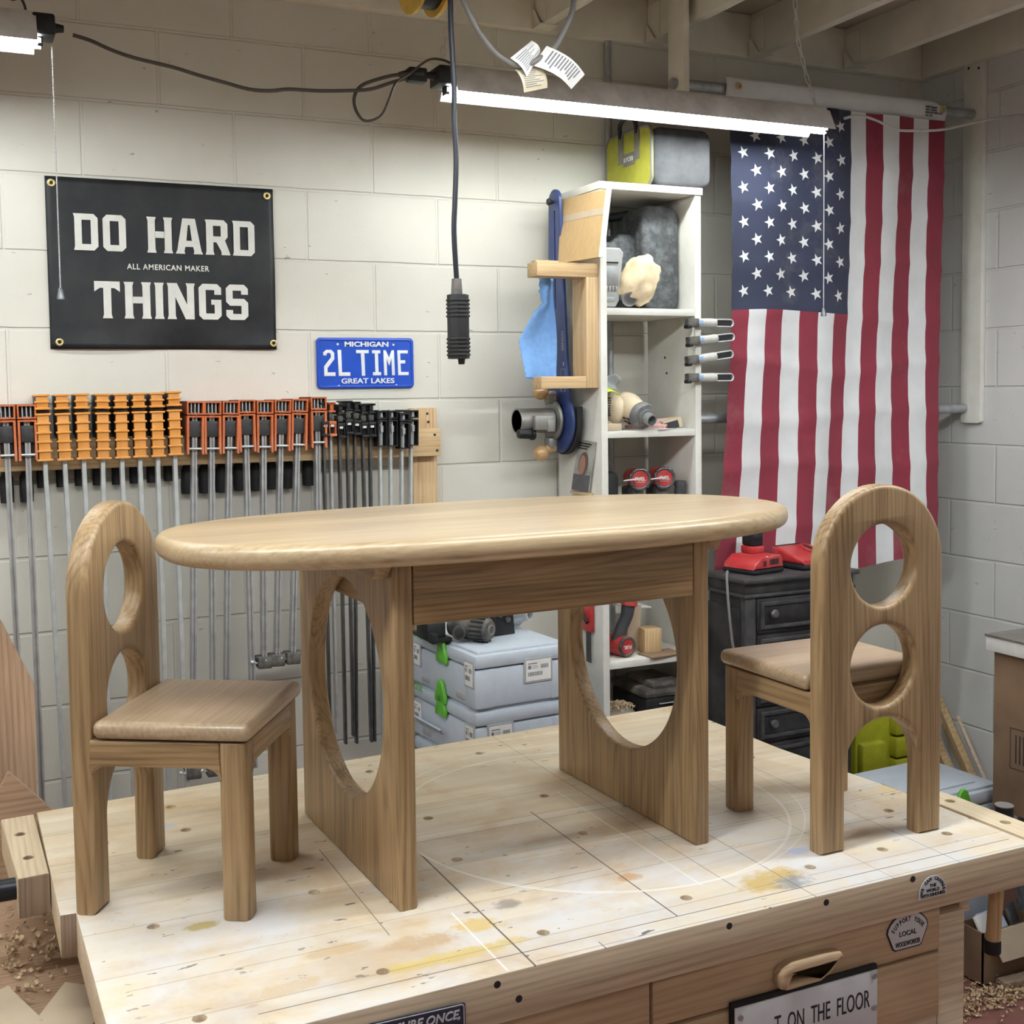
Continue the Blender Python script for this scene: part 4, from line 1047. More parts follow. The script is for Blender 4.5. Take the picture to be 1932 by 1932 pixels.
def dust_bag():
    O = (-1.40, -.25, 1.893)
    t = thing('dust_bag', 'stained cream dust bag with a grey hose nozzle on the top shelf', 'dust bag', O)
    M_b = plain('dust_bag_cloth', (.72, .58, .38), .85, vary=.16, nscale=20, bumpy=.4)
    b = bmesh.new(); bmesh.ops.create_icosphere(b, subdivisions=4, radius=1)
    from mathutils import noise
    for v in b.verts:
        p = v.co.copy(); q = Vector((p.x, p.y, p.z)); 
        k = 1 + .16 * noise.noise(p * 2.2) + .05 * noise.noise(p * 5) + .03 * noise.noise(p * 11)
        ax = max(abs(q.x), abs(q.z) * .9, .35)
        q = q * (.75 + .25 / max(ax, .6)) * k
        v.co = Vector((q.x * .060, q.y * .036, q.z * .074 - .012 * abs(q.x)))
    mb = MB().bm(b, M=T(-1.390, -.279, 1.982) @ R('Y', 28))
    mb.build('bag', M_b, t, org=O)
    mb = MB(); ringp = [(.019, 0), (.023, 0), (.0245, .03), (.029, .055), (.034, .07), (.031, .07), (.026, .05), (.019, .0)]
    mb.lathe(ringp, 24, M=T(-1.438, -.300, 1.919) @ R('Y', 30) @ R('X', -62))
    mb.build('nozzle', M_galv, t, org=O)
    MB().cyl((0, 0, .05), (0, 0, .052), .030, n=22, M=T(-1.438, -.300, 1.919) @ R('Y', 30) @ R('X', -62)).build('nozzle_shade', M_ink, t, org=O)  # dark disc standing in for the shade inside the nozzle
dust_bag()
tag(MB().tube([(-1.52, -.255, 1.899), (-1.46, -.25, 1.899)], .0055, 10).build('tube', M_black), 'black tube lying under the charger on the top shelf', 'tube')

def sander(label, loc, rz, ports):
    t = thing('sander', label, 'sander', loc, rz)
    # body lies on its side: round motor housing, vented barrel, collar toward the viewer
    MB().blob((0, .015, .062), (.052, .060, .052), .03, 2, 1).build('body', M_cream, t)
    MB().lathe([(0, 0), (.030, 0), (.036, .02), (.040, .05), (.040, .075), (.030, .09), (0, .09)], 28, M=T(-.02, -.02, .05) @ R('X', 95)).build('motor_housing', M_cream, t)
    mb = MB()
    for i in range(4):
        for r in (-1, 1): mb.box((-.02 + r * .012 - .006, -.065, .035 + i * .009), (-.02 + r * .012 + .006, -.058, .039 + i * .009), .001)
    return t
def sander_pair():
    O = (-1.42, -.2, 1.5265)
    t = thing('sander', 'cream sander with black dust collar pointing out over the second shelf edge', 'sander', O)
    D = T(-1.402, -.262, 1.583) @ R('Z', 6) @ R('X', 108)       # axis toward the viewer and down
    MB().lathe([(0, -.085), (.030, -.08), (.044, -.06), (.047, -.03), (.040, .0), (.034, .03), (0, .03)], 28, M=D).build('body', M_cream, t, org=O)
    mb = MB()
    for k in range(7):
        a = math.radians(-60 + k * 20) + PI / 2
        for z0, z1 in ((-.005, .006), (.009, .024)):
            mb.box((-.0028, -.0015, z0), (.0028, .0022, z1), 0, 0, D @ Matrix.Rotation(a + PI / 2, 4, 'Z') @ T(0, .0405 - .0012 * (z0 > 0) * 3, 0))
    mb.build('vent', M_ink, t, org=O)['kind'] = 'stuff'
    MB().lathe([(0, .028), (.039, .028), (.042, .034), (.042, .048), (.038, .056), (.026, .058), (.026, .066), (.0, .066)], 32, M=D).build('collar', M_greyblk, t, org=O)
    ring = [(.014, .064), (.019, .064), (.0185, .090), (.0145, .090), (.014, .064)]
    MB().lathe(ring, 24, M=D).build('hose_port', M_galv, t, org=O)
    MB().blob((-1.445, -.215, 1.588), (.030, .05, .045), .04, 2, 5).build('grip', M_cream, t, org=O)
    MB().box((-1.502, -.225, 1.540), (-1.425, -.12, 1.556), .006).build('pad', M_cream, t, org=O)
    O2 = (-1.49, -.2, 1.5265)
    t2 = thing('sander', 'older dusty sander lying at the left behind the first on the second shelf', 'sander', O2)
    MB().lathe([(0, -.04), (.03, -.04), (.042, -.02), (.044, .03), (.036, .05), (.03, .07), (0, .07)], 26, M=T(-1.487, -.19, 1.60) @ R('Y', 70)).build('body', M_olddust, t2, org=O2)
    mb = MB()
    for i in range(8): mb.box((-1.482, -.236, 1.570 + i * .0075), (-1.468, -.226, 1.5735 + i * .0075), .0008)
    mb.build('vent', M_ink, t2, org=O2)['kind'] = 'stuff'
    MB().box((-1.52, -.24, 1.556), (-1.488, -.20, 1.59), .006).build('foot', M_blackdust, t2, org=O2)
    MB().box((-1.52, -.2405, 1.587), (-1.486, -.2385, 1.590), .0005).build('label_strip', M_paper, t2, org=O2)
M_greyblk = plain('grey_rim', (.13, .13, .14), .45, dust=((.5, .46, .4), .4, 15))
M_olddust = plain('old_dusty_plastic', (.36, .31, .25), .7, dust=((.6, .54, .44), .5, 10))
sander_pair()
tag(MB().box((-1.521, -.306, 1.527), (-1.473, -.262, 1.548), .001).build('small_box', M_card_light), 'small grey cardboard box at the left front of the second shelf', 'box')
def poly_bag():
    O = (-1.45, -.13, 1.60)
    rng = random.Random(5)
    def f(u, v):
        x = -1.515 + .12 * u + .02 * (v - .5); z = 1.60 + .135 * v - .06 * u * v + .015 * math.sin(u * 9)
        return (x, -.14 + .012 * math.sin(u * 13 + v * 5) + .01 * math.sin(v * 11), z)
    o = MB().grid(f, 18, 14).build('plastic_bag', M_clear, None, org=O)
    s = o.modifiers.new('thick', 'SOLIDIFY'); s.thickness = .001
    tag(o, 'crumpled clear plastic bag at the back of the second shelf', 'bag')
poly_bag()
mb = MB()
mb.grid(lambda u, v: (-1.521 + .062 * u, -.20 - .075 * v, 1.640 + .030 * math.sin(PI * (.2 + .6 * u)) - .024 * v), 10, 4)
o = mb.build('visor', M_neon); s = o.modifiers.new('thick', 'SOLIDIFY'); s.thickness = .003
tag(o, 'neon yellow strip draped over the old sander on the second shelf', 'strip')
def packet(label, c, size, rz, ry, mat, print_mat=None):
    t = thing('sandpaper_packet', label, 'packet', c, 0, None, (0, math.radians(ry), math.radians(rz)))
    MB().cbox((0, 0, size[2] / 2), size, .0008).build('sleeve', mat, t)
    if print_mat: MB().box((-size[0] * .45, -size[1] / 2 - .0006, .0005), (size[0] * .3, -size[1] / 2 + .002, size[2] * .8)).build('printed_edge', print_mat, t)
packet('pink paper sleeve with red printed edge lying on the second shelf', (-1.305, -.20, 1.5265), (.075, .14, .022), 30, -16, M_pinkpaper if False else plain('pink_paper', (.68, .42, .40), .7), M_red_paper)
packet('open cardboard sleeve of sanding discs at the right of the second shelf', (-1.255, -.22, 1.5265), (.06, .12, .03), -14, -14, M_card_light, M_ink)
packet('loose white sheet sticking out over the front of the second shelf', (-1.30, -.27, 1.5265), (.11, .08, .0015), 12, 0, M_paper)

# nailers on the third shelf
def nailer(label, x):
    O = (x, -.20, 1.284)
    t = thing('nailer', label, 'power tool', O)
    A = T(x, -.265, 1.375) @ R('Z', -16) @ R('X', 90)
    MB().lathe([(0, -.10), (.022, -.10), (.030, -.08), (.034, -.02), (.0335, 0), (0, 0)], 28, M=A).build('body', M_red, t, org=O)
    mb = MB().prism([(.036 * math.cos(math.radians(22.5 + 45 * i)) , .036 * math.sin(math.radians(22.5 + 45 * i))) for i in range(8)], .014, .003, [circ(0, 0, .0255, 32)], M=A @ T(0, 0, .006))
    for k in range(4):
        a = PI / 4 + PI / 2 * k; mb.cyl((.031 * math.cos(a), .031 * math.sin(a), -.004), (.031 * math.cos(a), .031 * math.sin(a), .015), .0045, n=10, M=A)
    mb.build('end_ring', M_steel_dark, t, org=O)
    MB().cyl((0, 0, 0), (0, 0, .0105), .0253, n=30, M=A).build('end_disc', M_red, t, org=O)
    MB().text('FUEL', .0155, A @ T(0, -.004, .011), bold=.0004, ext=.0005).text('BRUSHLESS', .0058, A @ T(0, -.0105, .011), ext=.0004).build('lettering', M_offwhite, t, org=O)
    MB().box((x - .022, -.26, 1.2845), (x + .022, -.19, 1.352), .008).build('grip', M_blackdust, t, org=O)
    mb = MB(); mb.prism([(-.03, 0), (.02, .004), (.02, .009), (-.03, .003)], .0012, 0, M=T(x - .034, -.285, 1.372) @ R('Z', -16) @ XZ)
    mb.build('stripe', M_offwhite, t, org=O)
nailer('red nail gun with FUEL disc, left of the two on the third shelf', -1.388)
nailer('red nail gun with FUEL disc, right of the two on the third shelf', -1.300)
tag(MB().box((-1.515, -.25, 1.2845), (-1.445, -.1, 1.40), .02).build('tool_battery', M_black_matte), 'dark bulky tool at the left of the third shelf', 'power tool')
t = thing('ribbed_tool', 'black ribbed tool standing at the right of the third shelf', 'tool', (-1.243, -.27, 1.2845))
mb = MB().lathe([(0, 0), (.017, 0), (.0165, .06), (.0185, .066), (.0185, .080), (0, .080)], 20)
for i in range(6): mb.tube([(0, 0, .012 + i * .008), (0, 0, .0155 + i * .008)], .0185, 20)
mb.build('grip', M_blackbag, t)

# grey clamps clipped on the shelf unit's right front edge
def pocket_clamp():
    t = thing('hand_clamp', 'x', 'clamp')
    MB().box((-.020, -.012, -.014), (.022, .012, .013), .004).build('grip_head', M_blackdust, t)
    MB().box((-.022, -.0125, -.018), (-.006, .0125, -.006), .004).build('trigger', M_black, t)
    MB().lathe([(0, 0), (.0125, 0), (.0135, .01), (.0145, .055), (.0135, .064), (0, .064)], 18, M=T(.022, 0, .0) @ R('Y', 90)).build('sleeve', M_sleeve, t)
    MB().box((.018, -.0142, -.006), (.034, -.0105, .008), .002).build('blue_button', M_bluebtn, t)
    MB().prism(rrect(.072, .026, .0125, 6, .118, 0), .010, .002, [rrect(.062, .017, .008, 6, .118, 0)], M=XZ).build('loop', M_alu, t)
    MB().box((.080, -.002, -.009), (.146, .003, .009), .001).build('loop_core', M_black_matte, t)
    return t
M_sleeve = plain('grey_sleeve', (.42, .42, .41), .5, dust=((.7, .66, .58), .4, 20))
M_bluebtn = plain('pale_blue', (.25, .38, .58), .5)
cl = pocket_clamp()
for i, (z, tl, dx, lab) in enumerate(((1.850, 0, 0, 'topmost of the four grey clamps gripping the shelf unit beside the flag'), (1.795, -5, .004, 'second from top of the four grey clamps beside the flag'),
                                (1.737, -7, 0, 'third from top of the four grey clamps beside the flag'), (1.683, 0, 0, 'lowest of the four grey clamps gripping the shelf unit beside the flag'))):
    c = cl if i == 0 else copy_tree(cl)
    c.location = (-1.236 + dx, -.326, z); c.rotation_euler = (0, math.radians(tl), 0); c['label'] = lab; c['group'] = 'grey clamps on the shelf edge'
# photo card on the side panel
O = (-1.585, -.2, 1.42)
t = thing('photo_card', 'worn photo card of a person in grey standing on the shelf unit side', 'card', O)
q = [(-1.549, -.172, 1.500), (-1.549, -.283, 1.493), (-1.556, -.247, 1.339), (-1.556, -.138, 1.342)]
hexa(q, [(x + .003, y, z) for x, y, z in q]).build('card', plain('card_grey_green', (.40, .41, .37), .5, vary=.2, nscale=22), t, org=O)
P = lambda u, v: tuple(c - (.0012 if i == 0 else 0) for i, c in enumerate(lerp(lerp(q[0], q[1], u), lerp(q[3], q[2], u), v)))
mb = MB()
mb.raw([P(.02, .68), P(.95, .66), P(.98, .99), P(.02, .99)], [(0, 1, 2, 3)], 0)
mb.raw([P(.5 + .26 * math.cos(a * PI / 12), .46 + .24 * math.sin(a * PI / 12)) for a in range(24)], [tuple(range(24))], 1)
mb.raw([tuple(c - (.0006 if i == 0 else 0) for i, c in enumerate(P(.45 + .17 * math.cos(a * PI / 12), .48 + .19 * math.sin(a * PI / 12)))) for a in range(24)], [tuple(range(24))], 2)
for k in range(3): mb.raw([P(.1, .05 + .05 * k), P(.8 - .1 * k, .05 + .05 * k), P(.8 - .1 * k, .075 + .05 * k), P(.1, .075 + .05 * k)], [(0, 1, 2, 3)], 3)
mb.build('portrait', [plain('photo_grey', (.10, .10, .11), .5, vary=.15), plain('photo_brown', (.16, .10, .085), .5), plain('photo_skin', (.42, .22, .16), .5), M_ink], t, org=O)
O = (-1.56, -.33, 1.34)
tag(MB().box((-1.560, -.262, 1.330), (-1.546, -.135, 1.3385), .001).build('ledge', M_pine['y']), 'tiny wooden ledge under the photo card', 'ledge')
# lower shelves
O = (-1.44, -.2, .829)
t = thing('impact_driver', 'red and black impact driver standing on the low shelf seen through the table', 'power tool', O)
MB().tube(smooth_path([(-1.452, -.235, .875), (-1.440, -.24, .915), (-1.425, -.245, .95), (-1.418, -.245, .985)], 5), [.021, .021, .020, .0195, .019, .019, .019, .019, .019, .019, .019, .020, .0205, .021, .021, .022], 16).build('grip', M_blackbag, t, org=O)
A = T(-1.441, -.25, .862) @ R('Z', 12) @ R('X', 90)
MB().lathe([(0, -.09), (.02, -.09), (.030, -.07), (.033, 0), (.030, .02), (0, .02)], 26, M=A).build('body', M_red, t, org=O)
MB().prism(circ(0, 0, .032, 30), .012, .003, [circ(0, 0, .0235, 26)], M=A @ T(0, 0, .018)).build('end_ring', M_blackdust, t, org=O)
MB().cyl((0, 0, .01), (0, 0, .021), .0233, n=26, M=A).build('end_disc', M_red, t, org=O)
MB().text('FUEL', .015, A @ T(0, -.005, .0213) @ R('Z', 180) @ T(0, -.008, 0), bold=.0004, ext=.0004).build('lettering', M_offwhite, t, org=O)
MB().lathe([(.014, 0), (.0265, 0), (.025, .032), (.0225, .036), (.014, .03), (.014, 0)], 22, M=T(-1.416, -.245, .985) @ R('Y', 8)).build('battery_socket', M_red, t, org=O)
def leaning(name, lab, cat, lo, hi, mat, rot=(0, 0, 0)):
    c = [(a + b) / 2 for a, b in zip(lo, hi)]; d = [b - a for a, b in zip(lo, hi)]
    o = MB().cbox((0, 0, 0), d, .0015).build(name, mat); o.location = c; o.rotation_euler = [math.radians(r) for r in rot]
    return tag(o, lab, cat)
leaning('cardboard_piece', 'tall piece of cardboard behind the impact driver on the low shelf', 'cardboard', (-1.400, -.21, .833), (-1.355, -.205, .975), M_card_light, (8, 0, 0))
leaning('wood_block', 'pale wooden block on the low shelf right of the impact driver', 'block', (-1.362, -.26, .8295), (-1.305, -.20, .905), M_pine['z'], (0, 0, -8))
leaning('cardboard_piece', 'flat torn cardboard hanging over the low shelf edge', 'cardboard', (-1.385, -.318, .829), (-1.26, -.24, .833), M_card, (0, 0, 6))
leaning('paper_sheet', 'curled white sheet behind the wood block on the low shelf', 'paper', (-1.38, -.16, .955), (-1.28, -.06, .96), M_paper, (0, 6, 0))
O = (-1.30, -.2, .601)
t = thing('tool_case', 'dusty black lidded case at the bottom of the shelf unit', 'case', O)
MB().box((-1.385, -.29, .601), (-1.225, -.08, .70), .014).build('body', M_black, t, org=O)
MB().box((-1.390, -.295, .695), (-1.222, -.075, .725), .014).box((-1.36, -.29, .72), (-1.25, -.12, .745), .014).build('lid', plain('dusty_lid', (.06, .055, .05), .7, dust=((.42, .36, .3), .75, 6)), t, org=O)
MB().box((-1.34, -.2985, .676), (-1.235, -.2955, .680), .001).build('trim_line', M_alu, t, org=O)
O = (-1.46, -.2, .601)
t = thing('sanding_block', 'grey rounded tool heaped with sawdust at the bottom of the shelf unit', 'tool', O)
MB().blob((-1.445, -.22, .632), (.062, .06, .034), .05, 2, 8).build('body', M_olddust, t, org=O)
rng = random.Random(11); mb = MB()
for i in range(260):
    a, r = rng.uniform(0, 2 * PI), .048 * math.sqrt(rng.random())
    p = Vector((-1.442 + r * math.cos(a), -.225 + r * math.sin(a), .666 + .014 * (1 - (r / .048) ** 2) + rng.uniform(-.003, .003)))
    mb.cbox((0, 0, 0), (.006, .0035, .0016), 0, 0, T(*p) @ Euler((rng.uniform(-1, 1), rng.uniform(-1, 1), rng.uniform(0, 6))).to_matrix().to_4x4())
mb.build('sawdust', M_shaving, t, org=O)['kind'] = 'stuff'
O = (-1.56, -.22, .83)
t = thing('hex_key_holder', 'red hex key holder hanging on the shelf unit side', 'tool holder', O)
MB().box((-1.560, -.262, .915), (-1.548, -.185, 1.02), .003).build('holder', M_red, t, org=O)
for y in (-.247, -.236, -.225): MB().tube([(-1.554, y, .92), (-1.554, y, .82)], .0025, 8).build('key', M_steel_dark, t, org=O)
MB().tube(smooth_path([(-1.566, -.19, .985), (-1.568, -.225, .965), (-1.566, -.25, .945)], 6), .006, 10).build('black_key', M_black, t, org=O)

# ------------------------------------------------------------------ flag
def flag():
    O = (-.61, -.262, 2.58)
    t = thing('flag', 'large cloth flag with stars and red and white stripes hanging vertically in the corner', 'flag', O)
    W, H = .878, 1.50
    x0 = -1.062; ztop = 2.548
    NU, NV = 13 * 6, 110
    def pos(u, v, off=0.0):
        # u across (0 left), v down
        bow = .013 * math.sin(u * 11 + 1.0) * (.3 + .9 * v) + .010 * math.sin(u * 23 + v * 3)
        crease = 0.0
        for c in (.115, .225, .335, .445, .555, .665, .775, .89):
            d = abs(v - c - .012 * math.sin(u * 6 + c * 20))
            crease += .0045 * max(0, 1 - d / .028)
        x = x0 + u * W - .052 * v ** 3 * (1 - u) + .010 * v * math.sin(u * 12 + v * 5) - .03 * max(0, v - .8) * (1 - u) * 2
        y = -.281 + bow * .45 - crease - .03 * v * v * (1 - u) - .012 * math.sin(v * 5 + 2 * u)
        z = ztop - v * (H - .07 * v * u * .0) + .012 * math.sin(u * 9) * v - .022 * u * 0
        y -= off
        return (x, y, z)
    mb = MB()
    verts = [pos(i / NU, j / NV) for j in range(NV + 1) for i in range(NU + 1)]
    faces = []; mi = []
    for j in range(NV):
        for i in range(NU):
            faces.append((j * (NU + 1) + i, (j + 1) * (NU + 1) + i, (j + 1) * (NU + 1) + i + 1, j * (NU + 1) + i + 1))
            s = i // 6
            v = (j + .5) / NV
            if s < 7 and v < .4335: mi.append(2)
            else: mi.append(0 if s % 2 == 0 else 1)
    mb.raw(verts, faces, mi)
    cu, cv = 7 / 13, .4335
    for c in range(9):
        rows = 6 if c % 2 == 0 else 5
        for r in range(rows):
            u = cu * (1 + c) / 10.0
            v = cv * ((2 * r + 1 + (0 if rows == 6 else 1)) / 12.0)
            R0 = .0215
            pts = []
            for k in range(10):
                a = PI + PI / 5 * k; rr = R0 if k % 2 == 0 else R0 * .40
                du = rr * math.cos(a) / W; dv = rr * math.sin(a) / H
                pts.append(pos(u + du, v + dv, .0012))
            ctr = pos(u, v, .0014)
            mb.raw(pts + [ctr], [(k, (k + 1) % 10, 10) for k in range(10)], 1)
    cl = mb.build('cloth', [M_fred, M_white_cloth, M_fblue], t, org=O)
    hm = MB()
    hm.grid(lambda u, v: (x0 - .012 + u * (W + .03) + (.018 * v if u < .02 else 0) * -0, -.262 - .0205 * math.cos((v - .35) * 2.2) - .002, 2.617 - .078 * v - (.012 if u > .97 else 0) * (1 - v)), 40, 8)
    h = hm.build('header_band', M_white_cloth, t, org=O)
    s = h.modifiers.new('thick', 'SOLIDIFY'); s.thickness = .002
    for x in (-1.03, -.185):
        MB().prism(circ(0, 0, .012, 20), .004, .001, [circ(0, 0, .005, 14)], M=T(x, -.2865, 2.588) @ XZ).build('eyelet', M_brass, t, org=O)
    tx = MB()
    for k, s_ in enumerate(('100% Polyester', 'FAST COLOR', 'MADE IN THE U.S.A.', 'No. 3X5')):
        tx.text(s_, .0085, T(-.262, -.2868, 2.590 - k * .0095) @ XZ, align='LEFT', ext=.0002, bold=.0003)
    tx.build('lettering', M_ink, t, org=O)
def cloth(name, c):
    m, nt, b = _mat(name)
    v = coords(nt); f = noise_n(nt, v, 5, 5, .6)
    cc = ramp(nt, f, [(.3, [x * .86 for x in c]), (.7, [min(1, x * 1.1) for x in c])])
    dd = ramp(nt, noise_n(nt, v, 3.2, 6, .7), [(.55, (0, 0, 0)), (.75, (1, 1, 1))])
    cc = mix_n(nt, math_n(nt, 'MULTIPLY', dd, .16), cc, (.45, .4, .34))
    link(nt, cc, b.inputs['Base Color']); b.inputs['Roughness'].default_value = .75
    b.inputs['Sheen Weight'].default_value = .15
    bump(nt, b, noise_n(nt, v, 14, 4, .6), .25, .004)
    return m
M_fred = cloth('flag_red', (.215, .014, .034)); M_fblue = cloth('flag_blue', (.014, .019, .05))
flag()

# ------------------------------------------------------------------ dresser with chargers
def dresser():
    O = (-.975, -.41, 0)
    t = thing('dresser', 'worn black chest of drawers in front of the flag', 'dresser', O)
    x0, x1, yf, yb = -1.180, -.765, -.515, -.318
    MB().box((x0 + .012, yf + .012, .02), (x1 - .012, yb, 1.035), .003).build('body', M_dresser, t, org=O)
    for x in (x0 + .006, x1 - .044): MB().box((x, yf + .004, 0), (x + .038, yf + .03, 1.035), .003).build('stile', M_dress_hi, t, org=O)
    MB().box((x0 + .004, yf + .03, .03), (x0 + .013, yb, .99), .002, 0).build('side_panel', M_dresser, t, org=O)
    MB().box((x0 - .004, yf - .004, 1.024), (x1 + .004, yb, 1.036), .005).build('moulding', M_dress_hi, t, org=O)
    MB().box((x0 + .002, yf + .002, 1.036), (x1 - .002, yb, 1.068), .002).build('frieze', M_dresser, t, org=O)
    MB().box((x0 - .012, yf - .014, 1.068), (x1 + .012, yb, 1.084), .006).build('top', M_dress_hi, t, org=O)
    for k in range(9):
        z1 = 1.020 - k * .111; z0 = z1 - .104
        if z0 < .02: break
        d = MB().box((x0 + .046, yf + .001, z0), (x1 - .046, yf + .02, z1), .003).build('drawer', M_dresser, t, org=O)
        fr = rrect(x1 - x0 - .112, z1 - z0 - .020, .001, 1, (x0 + x1) / 2, (z0 + z1) / 2)
        fi = rrect(x1 - x0 - .140, z1 - z0 - .046, .001, 1, (x0 + x1) / 2, (z0 + z1) / 2)
        MB().prism(fr, .009, .003, [fi], M=T(0, yf - .001, 0) @ XZ).build('panel_frame', M_dress_hi, d, org=O)
        MB().lathe([(0, 0), (.006, 0), (.006, .008), (.012, .012), (.0135, .018), (.010, .023), (0, .0235)], 20, M=T((x0 + x1) / 2 - .11, yf, (z0 + z1) / 2 + .006) @ R('X', 90)).build('knob', M_dknob, d, org=O)
M_dknob = plain('worn_knob', (.12, .12, .12), .3, .3)
dresser()
def dual_charger():
    O = (-1.066, -.405, 1.085)
    t = thing('tool_charger', 'red and black charger holding a black battery on the dresser, nearest the table', 'charger', O)
    A = T(*O) @ R('Z', 12) @ Matrix.Scale(.86, 4)
    base = MB().box((-.082, -.075, 0), (.082, .075, .018), .008, 0, A); base.build('base', M_black, t, org=O)
    prof = [(-.080, .018), (.078, .018), (.074, .050), (.060, .062), (-.035, .060), (-.072, .036)]
    MB().prism(prof, .145, .006, M=A @ XZ).build('housing', M_red, t, org=O)
    mb = MB()
    for i in range(6): mb.box((.004 + i * .008, -.0745, .030), (.0085 + i * .008, -.0725, .050), 0, 0, A)
    for i in range(2): mb.box((-.030 + i * .009, -.0745, .028), (-.0255 + i * .009, -.0725, .046), 0, 0, A)
    mb.build('vent', M_ink, t, org=O)['kind'] = 'stuff'
    for x in (-.006, .060): MB().ball((x, -.066, .056), .006, 0, A, 12).build('screw_cover', M_alu, t, org=O)
    return t
dual_charger()
O = (-1.05, -.36, 1.138)
t = thing('battery', 'black and red battery standing in the charger under the table edge', 'battery', O)
MB().box((-1.070, -.400, 1.1375), (-1.020, -.345, 1.160), .004).build('foot', M_red, t, org=O)
MB().box((-1.068, -.398, 1.160), (-1.022, -.347, 1.205), .006).box((-1.060, -.400, 1.180), (-1.030, -.396, 1.195), .001).build('pack', M_black, t, org=O)
O = (-.875, -.395, 1.085)
t = thing('tool_charger', 'red charger with an empty oval battery slot at the right of the dresser top', 'charger', O)
A = T(*O) @ R('Z', 8) @ Matrix.Scale(.84, 4)
MB().box((-.082, -.09, 0), (.082, .08, .022), .010, 0, A).build('base', M_black, t, org=O)
MB().prism([(-.088, .020), (.078, .020), (.078, .072), (.05, .074), (-.086, .036)], .155, .010, M=A @ frame((0, 1, 0), (0, 0, 1), (1, 0, 0))).build('housing', M_red, t, org=O)
S = A @ T(.042, 0, .0605) @ R('X', 16)
MB().prism(rrect(.05, .065, .022, 6), .014, .003, [rrect(.038, .052, .017, 6)], M=S @ T(0, 0, .004)).build('slot_rim', M_red, t, org=O)
MB().prism(rrect(.040, .054, .018, 6), .004, .0, M=S @ T(0, 0, .0025)).build('slot_floor', M_ink, t, org=O)
MB().box((-.045, -.045, .0035), (-.002, -.010, .0055), .001, 0, A @ T(0, 0, .050) @ R('X', 16)).build('label', M_greyink, t, org=O)
mb = MB()
for i in range(14): mb.box((-.066 + i * .0095, .060, .074), (-.061 + i * .0095, .074, .0762), 0, 0, A)
mb.build('vent', M_ink, t, org=O)['kind'] = 'stuff'
tag(MB().tube(smooth_path([(-1.195, -.45, 1.10), (-1.212, -.47, 1.085), (-1.22, -.49, 1.0), (-1.215, -.50, .9), (-1.205, -.50, .82), (-1.205, -.5, .5), (-1.205, -.45, .02)], 6), .0042, 10).build('charger_cable', M_grey_cable), 'thin cable hanging down the left side of the black dresser', 'cable')

# ------------------------------------------------------------------ stacked grey tool boxes behind the bench
def sticker(mb_parent, M_, w, h, name='label', org=None, seed=0):
    mb = MB().box((-w / 2, -h / 2, -.0006), (w / 2, h / 2, .0006), 0, 0, M_)
    r = random.Random(seed)
    x = w * .12
    for rowy, x0, x1 in ((h * .17, .10, .38), (-h * .17, -.42, .16)):
        x = x0 * w
        while x < x1 * w:
            d = r.uniform(.0011, .0028); mb.box((x, rowy - h * .10, .0004), (x + d, rowy + h * .10, .0011), 0, 1, M_); x += d + r.uniform(.0009, .002)
    mb.box((-w * .42, h * .32, .0004), (-w * .05, h * .37, .0010), 0, 1, M_)
    mb.box((-w * .42, h * .08, .0004), (-w * .30, h * .26, .0010), 0, 1, M_)
    for k in range(3): mb.box((-w * .26, h * (.22 - .06 * k), .0004), (-w * .02, h * (.235 - .06 * k), .0010), 0, 1, M_)
    return mb.build(name, [M_paper, M_greyink], mb_parent, org=org)
def latch(parent, M_, up=False):
    pl = [(-.030, -.030), (.030, -.030), (.032, -.012), (.022, .006), (.016, .026), (.006, .034), (-.006, .034), (-.016, .026), (-.022, .006), (-.032, -.012)]
    return MB().prism(pl, .012, .004, M=M_).build('latch', M_green, parent)
def toolbox(label, loc, rz, w, d, h, latches=(0,), stickers=(), tab=True, group=None, top_text=None, tab_label=True):
    """front face toward -y (width w), depth d"""
    t = thing('tool_box', label, 'tool box', loc, rz, group)
    MB().box((-w / 2, -d / 2, .0), (w / 2, d / 2, h - .048), .010).build('body', M_ltgrey, t)
    MB().box((-w / 2 - .002, -d / 2 - .002, h - .046), (w / 2 + .002, d / 2 + .002, h - .008), .010).box((-w / 2 + .012, -d / 2 + .012, h - .012), (w / 2 - .012, d / 2 - .012, h), .006).build('lid', M_ltgrey, t)
    # foot notches and corner posts
    mb = MB()
    for sx in (-1, 1):
        for sy in (-1, 1): mb.box((sx * (w / 2 - .03) - .032, sy * (d / 2 - .03) - .032, .0), (sx * (w / 2 - .03) + .032, sy * (d / 2 - .03) + .032, h - .05), .008)
    mb.build('corner_post', M_ltgrey, t)['kind'] = 'stuff'
    MB().box((-w / 2 + .06, -d / 2 - .004, .012), (-w / 2 + .115, -d / 2 + .01, .034), .006).build('foot_recess', M_grey, t)
    MB().box((w / 2 - .115, -d / 2 - .004, .012), (w / 2 - .06, -d / 2 + .01, .034), .006).build('foot_recess', M_grey, t)
    for lx, lz in latches: latch(t, T(lx, -d / 2 - .007, lz) @ XZ)
    for (face, u, v, sw, sh, sd) in stickers:
        if face == 'f': Mx = T(u, -d / 2 - .0035, v) @ XZ
        else: Mx = T(w / 2 + .0035, u, v) @ frame((0, 1, 0), (0, 0, 1), (1, 0, 0))
        MB().prism(rrect(sw + .012, sh + .012, .002, 2), .004, .001, M=Mx @ T(0, 0, -.0025)).build('label_frame', M_grey, t)
        sticker(t, Mx, sw, sh, seed=sd)
    if top_text:
        MB().text(top_text, .05, T(.02, -.03, h + .0004) @ R('Z', 0), ext=.0004, bold=.0006).build('lettering', M_green, t)
    return t
Yaw = -86.0    # these boxes show their long front to the left
bx = []
hs = [(.645, 0), (.155, .645), (.155, .800)]
